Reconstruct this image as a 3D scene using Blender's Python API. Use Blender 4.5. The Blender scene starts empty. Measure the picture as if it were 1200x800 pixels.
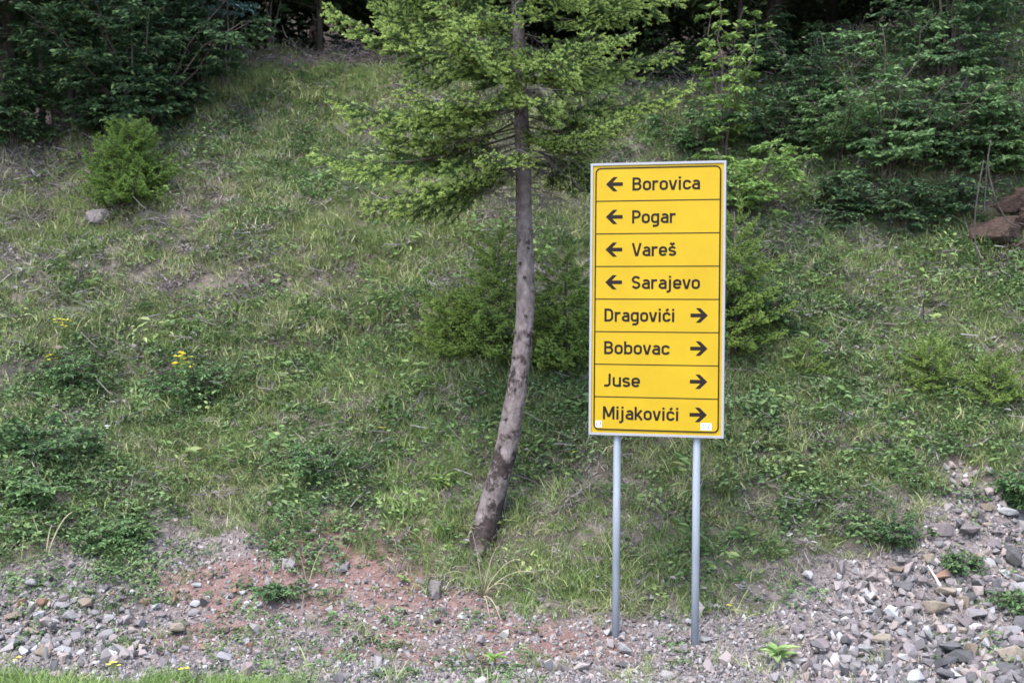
import bpy, bmesh, math, random
import numpy as np
from mathutils import Vector, Matrix, Euler

# ------------------------------------------------------------------ camera, light, exposure
scene = bpy.context.scene
C = scene.collection
rad = math.radians
CAM_H, F_PX, HORIZ = 2.25, 1600.0, 380.0          # eye height, focal length and horizon row for a 1200 x 800 frame

cam = bpy.data.cameras.new("camera")
cam_o = bpy.data.objects.new("camera", cam)
C.objects.link(cam_o)
cam.sensor_width = 36.0
cam.lens = 36.0 * F_PX / 1200.0
cam.clip_end = 500
cam.clip_start = 0.1
cam_o.location = (0, 0, CAM_H)
cam_o.rotation_euler = (rad(90) - math.atan((400 - HORIZ) / F_PX), 0, 0)
cam.dof.use_dof = True
cam.dof.focus_distance = 9.95
cam.dof.aperture_fstop = 3.5
scene.camera = cam_o

SUN_EL, SUN_AZ = rad(58), rad(205)                 # high, behind the camera and a little to its left
world = bpy.data.worlds.new("World")
scene.world = world
world.use_nodes = True
wn = world.node_tree.nodes
bg = wn["Background"]
sky = wn.new("ShaderNodeTexSky")
sky.sky_type = 'NISHITA'
sky.sun_disc = False
sky.sun_elevation = SUN_EL
sky.sun_rotation = SUN_AZ
sky.air_density = 1.0
sky.dust_density = 1.5
sky.ozone_density = 1.0
world.node_tree.links.new(sky.outputs[0], bg.inputs[0])
bg.inputs[1].default_value = 0.145
sun = bpy.data.lights.new("sun", 'SUN')
sun.energy = 1.5
sun.angle = rad(36)
sun.color = (1.0, 0.975, 0.95)
sun_o = bpy.data.objects.new("sun", sun)
C.objects.link(sun_o)
# towards the sun: azimuth measured from +Y clockwise
sdir = Vector((math.sin(SUN_AZ) * math.cos(SUN_EL), math.cos(SUN_AZ) * math.cos(SUN_EL), math.sin(SUN_EL)))
sun_o.rotation_euler = sdir.to_track_quat('Z', 'Y').to_euler()
scene.view_settings.view_transform = 'Standard'
scene.view_settings.look = 'None'
scene.view_settings.exposure = 2.15
scene.view_settings.gamma = 1.0
scene.cycles.filter_width = 1.6
scene.cycles.max_bounces = 5
scene.cycles.diffuse_bounces = 3
scene.cycles.transmission_bounces = 3
scene.cycles.use_denoising = True

rng = np.random.RandomState(7)
random.seed(7)

# ------------------------------------------------------------------ helpers
def vnoise(x, y, seed=0):
    x = np.asarray(x, float); y = np.asarray(y, float)
    xi = np.floor(x).astype(np.int64); yi = np.floor(y).astype(np.int64)
    fx = x - xi; fy = y - yi
    fx = fx * fx * (3 - 2 * fx); fy = fy * fy * (3 - 2 * fy)
    def h(a, b):
        n = (a * 374761393 + b * 668265263 + seed * 1274126177) & 0xffffffff
        n = ((n ^ (n >> 13)) * 1274126177) & 0xffffffff
        n = (n ^ (n >> 16)) & 0xffff
        return n / 65535.0
    a = h(xi, yi); b = h(xi + 1, yi); c = h(xi, yi + 1); d = h(xi + 1, yi + 1)
    return (a + (b - a) * fx) * (1 - fy) + (c + (d - c) * fx) * fy

def fbm(x, y, seed=0, oct=4):
    s = 0.0; a = 0.5; t = 0.0
    for i in range(oct):
        s = s + a * vnoise(np.asarray(x) * 2 ** i + 17.3 * i, np.asarray(y) * 2 ** i - 9.1 * i, seed + i)
        t += a; a *= 0.5
    return s / t

def sstep(a, b, x):
    t = np.clip((np.asarray(x, float) - a) / (b - a), 0, 1)
    return t * t * (3 - 2 * t)

PY = [-60, -3, 3, 8.0, 9.8, 10.5, 11.2, 12, 14, 16, 18, 19.3, 21, 26, 32, 45, 80]
PZ = [0.3, 0.5, .40, -.06, -.15, .02, .43, 1.0, 2.5, 4.05, 5.5, 6.35, 6.85, 8.2, 11, 20, 44]

CX = [-12, -6.6, -5.6, -4.4, -3.2, -.6, .9, 1.9, 3.9, 5, 7, 12]
CZ = [4.1, 4.3, 4.8, 5.5, 5.9, 5.9, 5.5, 5.25, 5.3, 5.6, 5.7, 5.6]
def crest(x): return np.interp(x, CX, CZ)
def crest_y(x): return np.interp(crest(x), PZ[5:], PY[5:])      # how far back the crest runs

def height(x, y):
    x = np.asarray(x, float); y = np.asarray(y, float)
    yy = y + (fbm(x * .45, y * .3, 5, 2) - .5) * 0.9 * sstep(10.2, 12, y)
    z = 0
    for o in (-.35, -.12, .12, .35):
        z = z + np.interp(yy + o, PY, PZ) * .25
    # the bank ends in a crest; behind it lies a nearly level shelf under the trees, then the next hill
    cap = crest(x) + .05 * (y - 17) + np.clip(y - 28, 0, None) * .6
    k = .25; hh = np.clip(.5 + .5 * (cap - z) / k, 0, 1)
    z = cap + (z - cap) * hh - k * hh * (1 - hh)
    slope = sstep(10.2, 12.0, y)
    z = z + (fbm(x * .9, y * .9, 11, 3) - .5) * .34 * slope
    z = z + (fbm(x * 3.2, y * 3.2, 23, 3) - .5) * (.05 + .13 * slope)
    # small crumbling ledges across the bank
    led = fbm(x * .5 + 3, y * 2.2, 31, 2)
    z = z + sstep(.52, .62, led) * .13 * slope
    # steeper cut on the right of the bank
    z = z + 1.15 * sstep(3.0, 4.4, x + (fbm(y * .7, x * .7, 41, 2) - .5)) * sstep(15.0, 15.7, y) * (1 - sstep(16.2, 19.8, y))
    return z

def ray(px, py):
    """the point of the ground seen along one direction of the photograph"""
    d = np.arange(6.5, 45, .02)
    z = CAM_H - (py - HORIZ) / F_PX * d
    x = (px - 600) / F_PX * d
    hit = np.nonzero(z < height(x, d))[0]
    i = hit[0] if len(hit) else len(d) - 1
    return Vector((x[i], d[i], float(height(x[i], d[i]))))

def at(px, py, d):
    return Vector(((px - 600) / F_PX * d, d, CAM_H - (py - HORIZ) / F_PX * d))

class MB:
    """collects triangles and quads with per-vertex attributes"""
    def __init__(self):
        self.v = []; self.t = []; self.q = []; self.n = 0; self.a = []; self.g = []
    def add(self, v, t=None, q=None, a=0.5, g=0.0):
        v = np.asarray(v, float).reshape(-1, 3)
        if t is not None and len(t): self.t.append(np.asarray(t, np.int64).reshape(-1, 3) + self.n)
        if q is not None and len(q): self.q.append(np.asarray(q, np.int64).reshape(-1, 4) + self.n)
        self.v.append(v); self.n += len(v)
        self.a.append(np.broadcast_to(np.asarray(a, float), (len(v),)))
        self.g.append(np.broadcast_to(np.asarray(g, float), (len(v),)))
    def tube(self, pts, radii, sides=5, a=.5, g=0.0, cap=True):
        pts = np.asarray(pts, float); n = len(pts)
        radii = np.broadcast_to(np.asarray(radii, float), (n,))
        tan = np.gradient(pts, axis=0)
        tan /= np.linalg.norm(tan, axis=1)[:, None] + 1e-9
        ref = np.array([0, 0, 1.0]) if abs(tan[:, 2]).mean() < .8 else np.array([0, 1.0, 0])
        u = np.cross(tan, ref); u /= np.linalg.norm(u, axis=1)[:, None] + 1e-9
        w = np.cross(u, tan)
        th = np.arange(sides) / sides * 2 * np.pi
        ring = pts[:, None, :] + radii[:, None, None] * (np.cos(th)[None, :, None] * u[:, None, :] + np.sin(th)[None, :, None] * w[:, None, :])
        i = np.arange(n - 1)[:, None] * sides; j = np.arange(sides)[None, :]; k = (j + 1) % sides
        q = np.stack([i + j, i + k, i + sides + k, i + sides + j], -1).reshape(-1, 4)
        t = []
        v = ring.reshape(-1, 3)
        if cap:
            v = np.vstack([v, pts[-1:], pts[:1]])
            e = n * sides
            t = [[(n - 1) * sides + s, (n - 1) * sides + (s + 1) % sides, e] for s in range(sides)] + [[(s + 1) % sides, s, e + 1] for s in range(sides)]
        self.add(v, t, q, a, g)
    def mesh(self, name, mats=(), smooth=False):
        me = bpy.data.meshes.new(name)
        v = np.vstack(self.v) if self.v else np.zeros((0, 3))
        t = np.vstack(self.t) if self.t else np.zeros((0, 3), np.int64)
        q = np.vstack(self.q) if self.q else np.zeros((0, 4), np.int64)
        me.vertices.add(len(v)); me.vertices.foreach_set("co", v.astype(np.float32).ravel())
        li = np.concatenate([t.ravel(), q.ravel()]).astype(np.int32)
        me.loops.add(len(li)); me.loops.foreach_set("vertex_index", li)
        ls = np.concatenate([np.arange(len(t)) * 3, len(t) * 3 + np.arange(len(q)) * 4]).astype(np.int32)
        me.polygons.add(len(ls)); me.polygons.foreach_set("loop_start", ls)
        me.update(calc_edges=True)
        for nm, arr in (("v", self.a), ("g", self.g)):
            at_ = me.attributes.new(nm, 'FLOAT', 'POINT')
            at_.data.foreach_set("value", np.concatenate(arr).astype(np.float32) if arr else np.zeros(0, np.float32))
        for m in mats: me.materials.append(m)
        me.polygons.foreach_set("use_smooth", np.full(len(ls), bool(smooth)))
        return me
    def obj(self, name, mat, parent=None, smooth=False):
        return link(name, self.mesh(name, [mat], smooth), parent)

def link(name, me, parent=None):
    o = bpy.data.objects.new(name, me)
    C.objects.link(o)
    if parent: o.parent = parent
    return o

def tag(o, label, cat, group=None):
    o['label'] = label; o['category'] = cat
    if group: o['group'] = group
    return o

def empty(name, loc, rz=0):
    o = bpy.data.objects.new(name, None)
    o.empty_display_size = .2
    C.objects.link(o)
    o.location = loc; o.rotation_euler = (0, 0, rz)
    return o

def frame_from(xdir, up=(0, 0, 1)):
    x = Vector(xdir).normalized(); y = Vector(up).cross(x)
    if y.length < 1e-4: y = Vector((0, 1, 0)).cross(x)
    y.normalize(); z = x.cross(y)
    return Matrix((x, y, z)).transposed()

# ------------------------------------------------------------------ materials
def mat_new(name):
    m = bpy.data.materials.new(name); m.use_nodes = True
    nt = m.node_tree
    return m, nt, nt.nodes, nt.links, nt.nodes["Principled BSDF"]

def ramp(nodes, stops):
    r = nodes.new("ShaderNodeValToRGB")
    e = r.color_ramp.elements
    while len(e) < len(stops): e.new(.5)
    for el, (p, c) in zip(e, stops):
        el.position = p; el.color = (*c, 1)
    return r

def mat_leaf(name, stops, new=None, transl=.3, rough=.55, inst=True, amount=.6):
    """leaf colour: varies from leaf to leaf and from plant to plant; 'new' = young growth"""
    m, nt, N, L, p = mat_new(name)
    at_ = N.new("ShaderNodeAttribute"); at_.attribute_name = "v"
    oi = N.new("ShaderNodeObjectInfo")
    mx = N.new("ShaderNodeMath"); mx.operation = 'MULTIPLY'; mx.inputs[1].default_value = amount
    L.new(at_.outputs["Fac"], mx.inputs[0])
    m2 = N.new("ShaderNodeMath"); m2.operation = 'MULTIPLY_ADD'; m2.inputs[1].default_value = 1 - amount
    L.new(oi.outputs["Random"], m2.inputs[0]); L.new(mx.outputs[0], m2.inputs[2])
    r = ramp(N, stops); L.new(m2.outputs[0], r.inputs[0])
    col = r.outputs[0]
    if new:
        g = N.new("ShaderNodeAttribute"); g.attribute_name = "g"
        mc = N.new("ShaderNodeMixRGB"); mc.inputs[2].default_value = (*new, 1)
        L.new(g.outputs["Fac"], mc.inputs[0]); L.new(col, mc.inputs[1]); col = mc.outputs[0]
    L.new(col, p.inputs["Base Color"])
    p.inputs["Roughness"].default_value = rough
    p.inputs["Specular IOR Level"].default_value = .3
    tr = N.new("ShaderNodeBsdfTranslucent"); L.new(col, tr.inputs[0])
    ms = N.new("ShaderNodeMixShader"); ms.inputs[0].default_value = transl
    out = N["Material Output"]
    L.new(p.outputs[0], ms.inputs[1]); L.new(tr.outputs[0], ms.inputs[2]); L.new(ms.outputs[0], out.inputs[0])
    return m

def mat_noise(name, stops, scale=8, rough=.85, bump=.3, detail=6, bscale=30, stretch=None, inst=0.0):
    m, nt, N, L, p = mat_new(name)
    tc = N.new("ShaderNodeTexCoord")
    mp = N.new("ShaderNodeMapping"); L.new(tc.outputs["Object"], mp.inputs[0])
    if stretch: mp.inputs["Scale"].default_value = stretch
    n = N.new("ShaderNodeTexNoise"); n.inputs["Scale"].default_value = scale; n.inputs["Detail"].default_value = detail
    n.inputs["Roughness"].default_value = .65
    L.new(mp.outputs[0], n.inputs["Vector"])
    r = ramp(N, stops)
    if inst:
        oi = N.new("ShaderNodeObjectInfo")
        ma = N.new("ShaderNodeMath"); ma.operation = 'MULTIPLY_ADD'; ma.inputs[1].default_value = inst
        sub = N.new("ShaderNodeMath"); sub.operation = 'SUBTRACT'; sub.inputs[1].default_value = .5
        L.new(oi.outputs["Random"], sub.inputs[0]); L.new(sub.outputs[0], ma.inputs[0]); L.new(n.outputs["Fac"], ma.inputs[2])
        L.new(ma.outputs[0], r.inputs[0])
    else:
        L.new(n.outputs["Fac"], r.inputs[0])
    L.new(r.outputs[0], p.inputs["Base Color"])
    p.inputs["Roughness"].default_value = rough
    p.inputs["Specular IOR Level"].default_value = .25
    n2 = N.new("ShaderNodeTexNoise"); n2.inputs["Scale"].default_value = bscale; n2.inputs["Detail"].default_value = 5
    L.new(mp.outputs[0], n2.inputs["Vector"])
    b = N.new("ShaderNodeBump"); b.inputs["Strength"].default_value = bump; b.inputs["Distance"].default_value = .03
    L.new(n2.outputs["Fac"], b.inputs["Height"]); L.new(b.outputs[0], p.inputs["Normal"])
    return m

def mat_plain(name, col, rough=.5, metal=0.0, spec=.4, mottled=.06, scale=6):
    lo = tuple(c * (1 - mottled) for c in col); hi = tuple(min(1, c * (1 + mottled)) for c in col)
    m = mat_noise(name, [(.3, lo), (.7, hi)], scale=scale, rough=rough, bump=.02)
    p = m.node_tree.nodes["Principled BSDF"]
    p.inputs["Metallic"].default_value = metal
    p.inputs["Specular IOR Level"].default_value = spec
    return m

M = {}
M['grass'] = mat_leaf("grass_green", [(.0, (.05, .075, .03)), (.3, (.125, .17, .058)), (.6, (.235, .27, .105)), (.85, (.35, .355, .18)), (1, (.45, .42, .27))], transl=.3, amount=.4)
M['lush'] = mat_leaf("grass_lush", [(.0, (.06, .11, .03)), (.5, (.155, .235, .062)), (1, (.29, .36, .11))], transl=.3, amount=.45)
M['straw'] = mat_leaf("dry_grass", [(.0, (0.130, 0.108, 0.086)), (.4, (0.250, 0.216, 0.172)), (.8, (0.380, 0.340, 0.276)), (1, (0.460, 0.422, 0.356))], transl=.25, rough=.7, amount=.5)
M['hang'] = mat_leaf("hanging_grass", [(.0, (0.045, 0.078, 0.038)), (.35, (0.085, 0.129, 0.065)), (.6, (0.170, 0.179, 0.123)), (.85, (0.260, 0.246, 0.217)), (1, (0.360, 0.358, 0.348))], transl=.3, rough=.6, amount=.5)
M['litter'] = mat_leaf("dead_leaves", [(.0, (0.050, 0.039, 0.037)), (.4, (0.120, 0.098, 0.098)), (.75, (0.220, 0.191, 0.190)), (1, (0.360, 0.340, 0.356))], transl=.1, rough=.8, amount=.6)
M['cover'] = mat_leaf("ground_cover", [(.0, (.035, .065, .027)), (.5, (.10, .165, .06)), (.85, (.18, .255, .10)), (1, (.27, .34, .16))], transl=.25, amount=.5)
M['needle'] = mat_leaf("spruce_needles", [(.0, (.035, .068, .026)), (.5, (.078, .14, .045)), (1, (.13, .20, .065))], new=(.45, .56, .16), transl=.5, amount=.7)
M['needle_young'] = mat_leaf("young_needles", [(.0, (.045, .085, .024)), (.5, (.09, .16, .042)), (1, (.15, .235, .06))], new=(.38, .50, .12), transl=.35, amount=.7)
M['needle_bush'] = mat_leaf("bush_needles", [(.0, (.035, .07, .02)), (.5, (.07, .13, .034)), (1, (.115, .19, .05))], new=(.22, .34, .07), transl=.3, amount=.7)
M['leaf_dark'] = mat_leaf("leaves_dark", [(.0, (.018, .042, .02)), (.5, (.042, .09, .038)), (1, (.085, .15, .06))], new=(.17, .25, .08), transl=.3)  # shrub tips painted lighter, as if the outer leaves catch the light
M['leaf_mid'] = mat_leaf("leaves_mid", [(.0, (.035, .08, .032)), (.5, (.085, .165, .06)), (1, (.16, .26, .09))], new=(.2, .3, .11), transl=.35)
M['weed'] = mat_leaf("weed_leaves", [(.0, (.05, .095, .038)), (.35, (.10, .175, .055)), (.7, (.19, .27, .09)), (.9, (.28, .35, .12)), (1, (.34, .33, .17))], transl=.35, amount=.35)
M['leaf_blue'] = mat_leaf("leaves_blue", [(.0, (0.050, 0.101, 0.094)), (.5, (0.085, 0.157, 0.145)), (1, (0.130, 0.213, 0.203))], transl=.3)
M['leaf_light'] = mat_leaf("leaves_light", [(.0, (.10, .18, .055)), (.5, (.20, .31, .10)), (1, (.33, .43, .17))], transl=.4)
M['leaf_lime'] = mat_leaf("leaves_lime", [(.0, (.09, .17, .045)), (.5, (.19, .30, .075)), (1, (.34, .45, .12))], transl=.4)
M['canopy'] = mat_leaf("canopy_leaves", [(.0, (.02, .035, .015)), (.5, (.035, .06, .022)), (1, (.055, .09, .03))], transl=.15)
M['petal'] = mat_leaf("yellow_petals", [(.0, (.66, .56, .06)), (1, (.8, .72, .15))], transl=.3)
M['petal_white'] = mat_leaf("white_petals", [(.0, (.65, .65, .6)), (1, (.8, .8, .78))], transl=.3)
M['bark_forest'] = mat_noise("forest_bark", [(.3, (.03, .024, .02)), (.7, (.085, .07, .06))], scale=6, stretch=(3, 3, .6), bump=.6)
M['twig'] = mat_noise("twig_bark", [(.3, (.04, .031, .026)), (.7, (.095, .077, .065))], scale=12)
M['dead'] = mat_noise("dead_twig", [(.3, (.10, .085, .077)), (.7, (.20, .172, .16))], scale=15)
M['pale_stick'] = mat_noise("pale_stick", [(.3, (.26, .23, .19)), (.7, (.45, .41, .35))], scale=15)
M['dry_stem'] = mat_noise("dry_stem", [(.3, (.22, .18, .12)), (.7, (.38, .32, .22))], scale=15)
stone_cols = {
    'grey': [(.25, (0.120, 0.110, 0.107)), (.55, (0.189, 0.176, 0.174)), (.8, (0.265, 0.252, 0.252))],
    'pale': [(.25, (0.214, 0.204, 0.202)), (.55, (0.302, 0.293, 0.290)), (.8, (0.391, 0.384, 0.384))],
    'tan': [(.25, (0.139, 0.107, 0.082)), (.55, (0.214, 0.174, 0.132)), (.8, (0.290, 0.246, 0.195))],
    'rust': [(.25, (0.126, 0.069, 0.047)), (.55, (0.208, 0.120, 0.082)), (.8, (0.265, 0.170, 0.126))],
    'dark': [(.25, (0.063, 0.059, 0.059)), (.55, (0.107, 0.101, 0.101)), (.8, (0.164, 0.154, 0.154))],
    'mauve': [(.25, (0.120, 0.097, 0.097)), (.55, (0.183, 0.154, 0.154)), (.8, (0.252, 0.221, 0.221))]}
for k, s in stone_cols.items():
    M['stone_' + k] = mat_noise("stone_" + k, s, scale=9, rough=.9, bump=.5, bscale=40, inst=.35)
M['outcrop'] = mat_noise("outcrop_rock", [(.25, (.018, .012, .010)), (.5, (.055, .034, .026)), (.8, (.11, .078, .062))], scale=5, bump=1.0, bscale=12, stretch=(1, 1, 2.5))
# gravel chips: colour differs from chip to chip
def mat_gravel():
    m, nt, N, L, p = mat_new("gravel_chips")
    oi = N.new("ShaderNodeObjectInfo")
    r = ramp(N, [(0, (.045, .042, .043)), (.22, (.12, .108, .109)), (.55, (.185, .162, .157)), (.8, (.22, .17, .15)), (.96, (.28, .267, .26)), (1, (.36, .35, .345))])
    L.new(oi.outputs["Random"], r.inputs[0]); L.new(r.outputs[0], p.inputs["Base Color"])
    p.inputs["Roughness"].default_value = .9
    return m
M['gravel'] = mat_gravel()

def mat_ground():
    m, nt, N, L, p = mat_new("bank_soil")
    tc = N.new("ShaderNodeTexCoord")
    def noise(scale, det=8, rough=.65):
        n = N.new("ShaderNodeTexNoise"); n.inputs["Scale"].default_value = scale; n.inputs["Detail"].default_value = det
        n.inputs["Roughness"].default_value = rough
        L.new(tc.outputs["Object"], n.inputs["Vector"]); return n
    n1 = noise(7, 10, .75)
    soil = ramp(N, [(.3, (.045, .037, .031)), (.5, (.115, .095, .08)), (.7, (.195, .167, .145))])
    L.new(n1.outputs["Fac"], soil.inputs[0])
    n2 = noise(28, 6)
    grav = ramp(N, [(.3, (.06, .05, .047)), (.5, (.135, .113, .107)), (.7, (.21, .183, .175))])
    L.new(n2.outputs["Fac"], grav.inputs[0])
    n3 = noise(14, 6)
    red = ramp(N, [(.3, (.09, .05, .042)), (.5, (.15, .086, .072)), (.7, (.20, .135, .118))])
    L.new(n3.outputs["Fac"], red.inputs[0])
    n4 = noise(5, 6)
    litter = ramp(N, [(.3, (.016, .012, .009)), (.7, (.05, .036, .026))])  # dark leaf litter; its near black tone also carries the wood's shade
    L.new(n4.outputs["Fac"], litter.inputs[0])
    def attr(nm):
        a = N.new("ShaderNodeAttribute"); a.attribute_name = nm; return a
    col = soil.outputs[0]
    for nm, rr in (("gravel", grav), ("red", red), ("litter", litter)):
        mx = N.new("ShaderNodeMixRGB"); L.new(attr(nm).outputs["Fac"], mx.inputs[0])
        L.new(col, mx.inputs[1]); L.new(rr.outputs[0], mx.inputs[2]); col = mx.outputs[0]
    L.new(col, p.inputs["Base Color"])
    p.inputs["Roughness"].default_value = .95
    p.inputs["Specular IOR Level"].default_value = .15
    b = N.new("ShaderNodeBump"); b.inputs["Strength"].default_value = .7; b.inputs["Distance"].default_value = .03
    L.new(n2.outputs["Fac"], b.inputs["Height"]); L.new(b.outputs[0], p.inputs["Normal"])
    return m
M['ground'] = mat_ground()

# ------------------------------------------------------------------ zones of the ground (all in metres on the ground)
_bx = [0, 100, 180, 260, 330, 420, 500, 600, 700, 850, 930, 1000, 1060, 1120, 1200]
_by = [665, 640, 612, 635, 645, 660, 695, 700, 716, 706, 690, 655, 612, 568, 545]
_bp = [ray(a, b) for a, b in zip(_bx, _by)]
BX = [p.x for p in _bp]; BY = [p.y for p in _bp]

def gravel_amt(x, y):
    edge = np.interp(x, BX, BY)
    n = (fbm(np.asarray(x) * 1.6, np.asarray(y) * 1.6, 61, 3) - .5) * 1.5
    return sstep(.22, -.22, np.asarray(y) - edge + n * .5)

RED = [(300, 690, .6), (265, 672, .45), (340, 735, .75), (470, 725, .7), (400, 700, .5), (560, 775, .5), (640, 760, .6), (410, 650, .5), (240, 745, .4), (1150, 300, .5)]
REDP = [(ray(a, b), r) for a, b, r in RED]
def red_amt(x, y):
    s = 0
    for p, r in REDP:
        s = s + np.exp(-(((x - p.x) / r) ** 2 + ((y - p.y) / (r * .6)) ** 2))
    return np.clip(1.2 * s * (.18 + 1.4 * sstep(.35, .65, fbm(x * 2.5, y * 2.5, 71, 3))), 0, .9)

# ------------------------------------------------------------------ the ground: one sheet
def axis(lo, hi, flo, fhi, fine):
    a = list(np.arange(flo, fhi, fine)); s = fine; p = a[-1]
    while p < hi: s *= 1.25; p += s; a.append(p)
    s = fine; p = flo; b = []
    while p > lo: s *= 1.25; p -= s; b.append(p)
    return np.array(b[::-1] + a)
gx = axis(-90, 90, -8.5, 8.5, .075); gy = axis(-70, 90, 7.0, 21.5, .07)
X, Y = np.meshgrid(gx, gy)
Z = height(X, Y)
g = MB()
nx, ny = len(gx), len(gy)
ii = (np.arange(ny - 1)[:, None] * nx + np.arange(nx - 1)[None, :]).ravel()
g.add(np.stack([X, Y, Z], -1).reshape(-1, 3), None, np.stack([ii, ii + 1, ii + nx + 1, ii + nx], -1))
ground = g.obj("hillside", M['ground'], smooth=True)
ground['kind'] = 'structure'
ground['label'] = 'grassy bank rising from a gravel foot to dark woodland'
xf, yf = X.ravel(), Y.ravel()
for nm, arr in (("gravel", gravel_amt(xf, yf)), ("red", red_amt(xf, yf)), ("litter", sstep(-.9, .3, yf - crest_y(xf) + (fbm(xf * .8, yf * .8, 81, 2) - .5) * 1.3))):
    a_ = ground.data.attributes.new(nm, 'FLOAT', 'POINT')
    a_.data.foreach_set("value", np.asarray(arr, np.float32))

# ------------------------------------------------------------------ direction sign
def stroke(mb, pts, w, z, close=False):
    """a flat ribbon of width w along pts with mitred joins"""
    p = np.asarray(pts, float)
    p = p[np.r_[True, np.linalg.norm(np.diff(p, axis=0), axis=1) > 1e-5]]
    if close and np.linalg.norm(p[0] - p[-1]) < 1e-5: p = p[:-1]
    n = len(p)
    if close:
        a = np.roll(p, 1, 0); b = np.roll(p, -1, 0)
    else:
        a = np.vstack([2 * p[0] - p[1], p[:-1]]); b = np.vstack([p[1:], 2 * p[-1] - p[-2]])
    d1 = p - a; d2 = b - p
    d1 /= np.linalg.norm(d1, axis=1)[:, None]; d2 /= np.linalg.norm(d2, axis=1)[:, None]
    n1 = np.stack([-d1[:, 1], d1[:, 0]], 1); n2 = np.stack([-d2[:, 1], d2[:, 0]], 1)
    m = n1 + n2; m /= np.linalg.norm(m, axis=1)[:, None]
    k = w / 2 / np.clip((m * n1).sum(1), .45, 1)
    l = p + m * k[:, None]; r = p - m * k[:, None]
    v = np.vstack([np.c_[l, np.full(n, z)], np.c_[r, np.full(n, z)]])
    idx = range(n if close else n - 1)
    q = [[n + i, n + (i + 1) % n, (i + 1) % n, i] for i in idx]
    mb.add(v, None, q)

def arc(cx, cy, rx, ry, a0, a1, n=9):
    t = np.radians(np.linspace(a0, a1, n))
    return [(cx + rx * math.cos(x), cy + ry * math.sin(x)) for x in t]

s_ = .085; xh = .745; xt = xh - s_; mid = xh / 2
def bowl(x0=.085, x1=.43):      # closed rounded loop of x-height
    r = (x1 - x0) / 2; c = (x0 + x1) / 2
    return arc(c, xt - r, r, r, 90, 180, 7) + arc(c, s_ + r, r, r, 180, 270, 7) + arc(c, s_ + r, r, r, 270, 360, 7) + arc(c, xt - r, r, r, 0, 90, 7)
def ess(x0, x1, y0, y1):
    c = (x0 + x1) / 2; r = (x1 - x0) / 2; h = (y1 - y0) / 4
    return arc(c, y1 - h, r, h, 20, 90, 5) + arc(c, y1 - h, r, h, 100, 225, 8) + [(c, (y0 + y1) / 2)] + arc(c, y0 + h, r, h, 45, -90, 8) + arc(c, y0 + h, r, h, -100, -165, 5)
# glyph: (advance, [(points, closed)])
G = {
 'B': (.57, [([(.085, 0), (.085, 1)], 0), ([(.085, .915), (.28, .915)] + arc(.28, .72, .17, .195, 80, -80) + [(.28, .525), (.085, .525)], 0), ([(.28, .525)] + arc(.29, .305, .19, .22, 80, -80) + [(.29, .085), (.085, .085)], 0)]),
 'D': (.59, [([(.085, 0), (.085, 1)], 0), ([(.085, .915), (.24, .915)] + arc(.24, .68, .24, .235, 80, 0) + arc(.24, .32, .24, .235, 0, -80) + [(.24, .085), (.085, .085)], 0)]),
 'P': (.54, [([(.085, 0), (.085, 1)], 0), ([(.085, .915), (.27, .915)] + arc(.27, .68, .19, .235, 80, -80) + [(.27, .445), (.085, .445)], 0)]),
 'V': (.56, [([(.06, 1), (.245, .085), (.315, .085), (.50, 1)], 0)]),
 'S': (.56, [(ess(.09, .46, .085, .915), 0)]),
 'J': (.46, [([(.34, 1), (.34, .28)] + arc(.17, .255, .17, .17, 0, -90) + [(.04, .085)], 0)]),
 'M': (.72, [([(.085, 0), (.085, 1)], 0), ([(.635, 0), (.635, 1)], 0), ([(.12, .93), (.33, .26), (.39, .26), (.60, .93)], 0)]),
 'o': (.52, [(bowl(), 1)]),
 'r': (.39, [([(.085, 0), (.085, xh)], 0), ([(.085, .42)] + arc(.26, .46, .175, .2, 170, 80, 7) + [(.36, .645)], 0)]),
 'v': (.47, [([(.055, xh), (.2, .085), (.27, .085), (.415, xh)], 0)]),
 'i': (.26, [([(.13, 0), (.13, xh)], 0), ([(.13, .84), (.13, 1)], 0)]),
 'c': (.48, [(arc(.2575, xt - .1725, .1725, .1725, 5, 180, 10) + arc(.2575, s_ + .1725, .1725, .1725, 180, 355, 10), 0)]),
 'a': (.51, [([(.42, 0), (.42, .50)] + arc(.26, .50, .16, .16, 10, 150, 8), 0), ([(.42, .41), (.25, .41)] + arc(.25, .2475, .165, .1625, 90, 270, 9) + [(.29, .085)] + arc(.29, .2, .13, .115, -80, 0, 5), 0)]),
 'g': (.53, [(bowl(.085, .43), 1), ([(.43, xh), (.43, -.02)] + arc(.2575, -.03, .1725, .165, 0, -90, 7) + [(.12, -.195)], 0)]),
 'e': (.52, [([(.085, .36), (.43, .36), (.43, .48)] + arc(.2575, xt - .1725, .1725, .1725, 0, 180, 11) + arc(.2575, s_ + .1725, .1725, .1725, 180, 335, 9), 0)]),
 's': (.48, [(ess(.08, .40, .085, xt), 0)]),
 'j': (.27, [([(.14, xh), (.14, -.05)] + arc(.0, -.05, .14, .145, 0, -80, 6) + [(-.05, -.195)], 0), ([(.14, .84), (.14, 1)], 0)]),
 'b': (.52, [([(.085, 0), (.085, 1)], 0), (bowl(), 1)]),
 'u': (.52, [([(.085, xh), (.085, .26)] + arc(.2575, .2575, .1725, .1725, 180, 360, 11), 0), ([(.43, 0), (.43, xh)], 0)]),
 'k': (.50, [([(.085, 0), (.085, 1)], 0), ([(.43, xh), (.11, .31)], 0), ([(.20, .42), (.45, 0)], 0)]),
}
G['š'] = (G['s'][0], G['s'][1] + [([(.12, .99), (.24, .85), (.36, .99)], 0)])
G['ć'] = (G['c'][0], G['c'][1] + [([(.22, .82), (.35, .99)], 0)])

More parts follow.
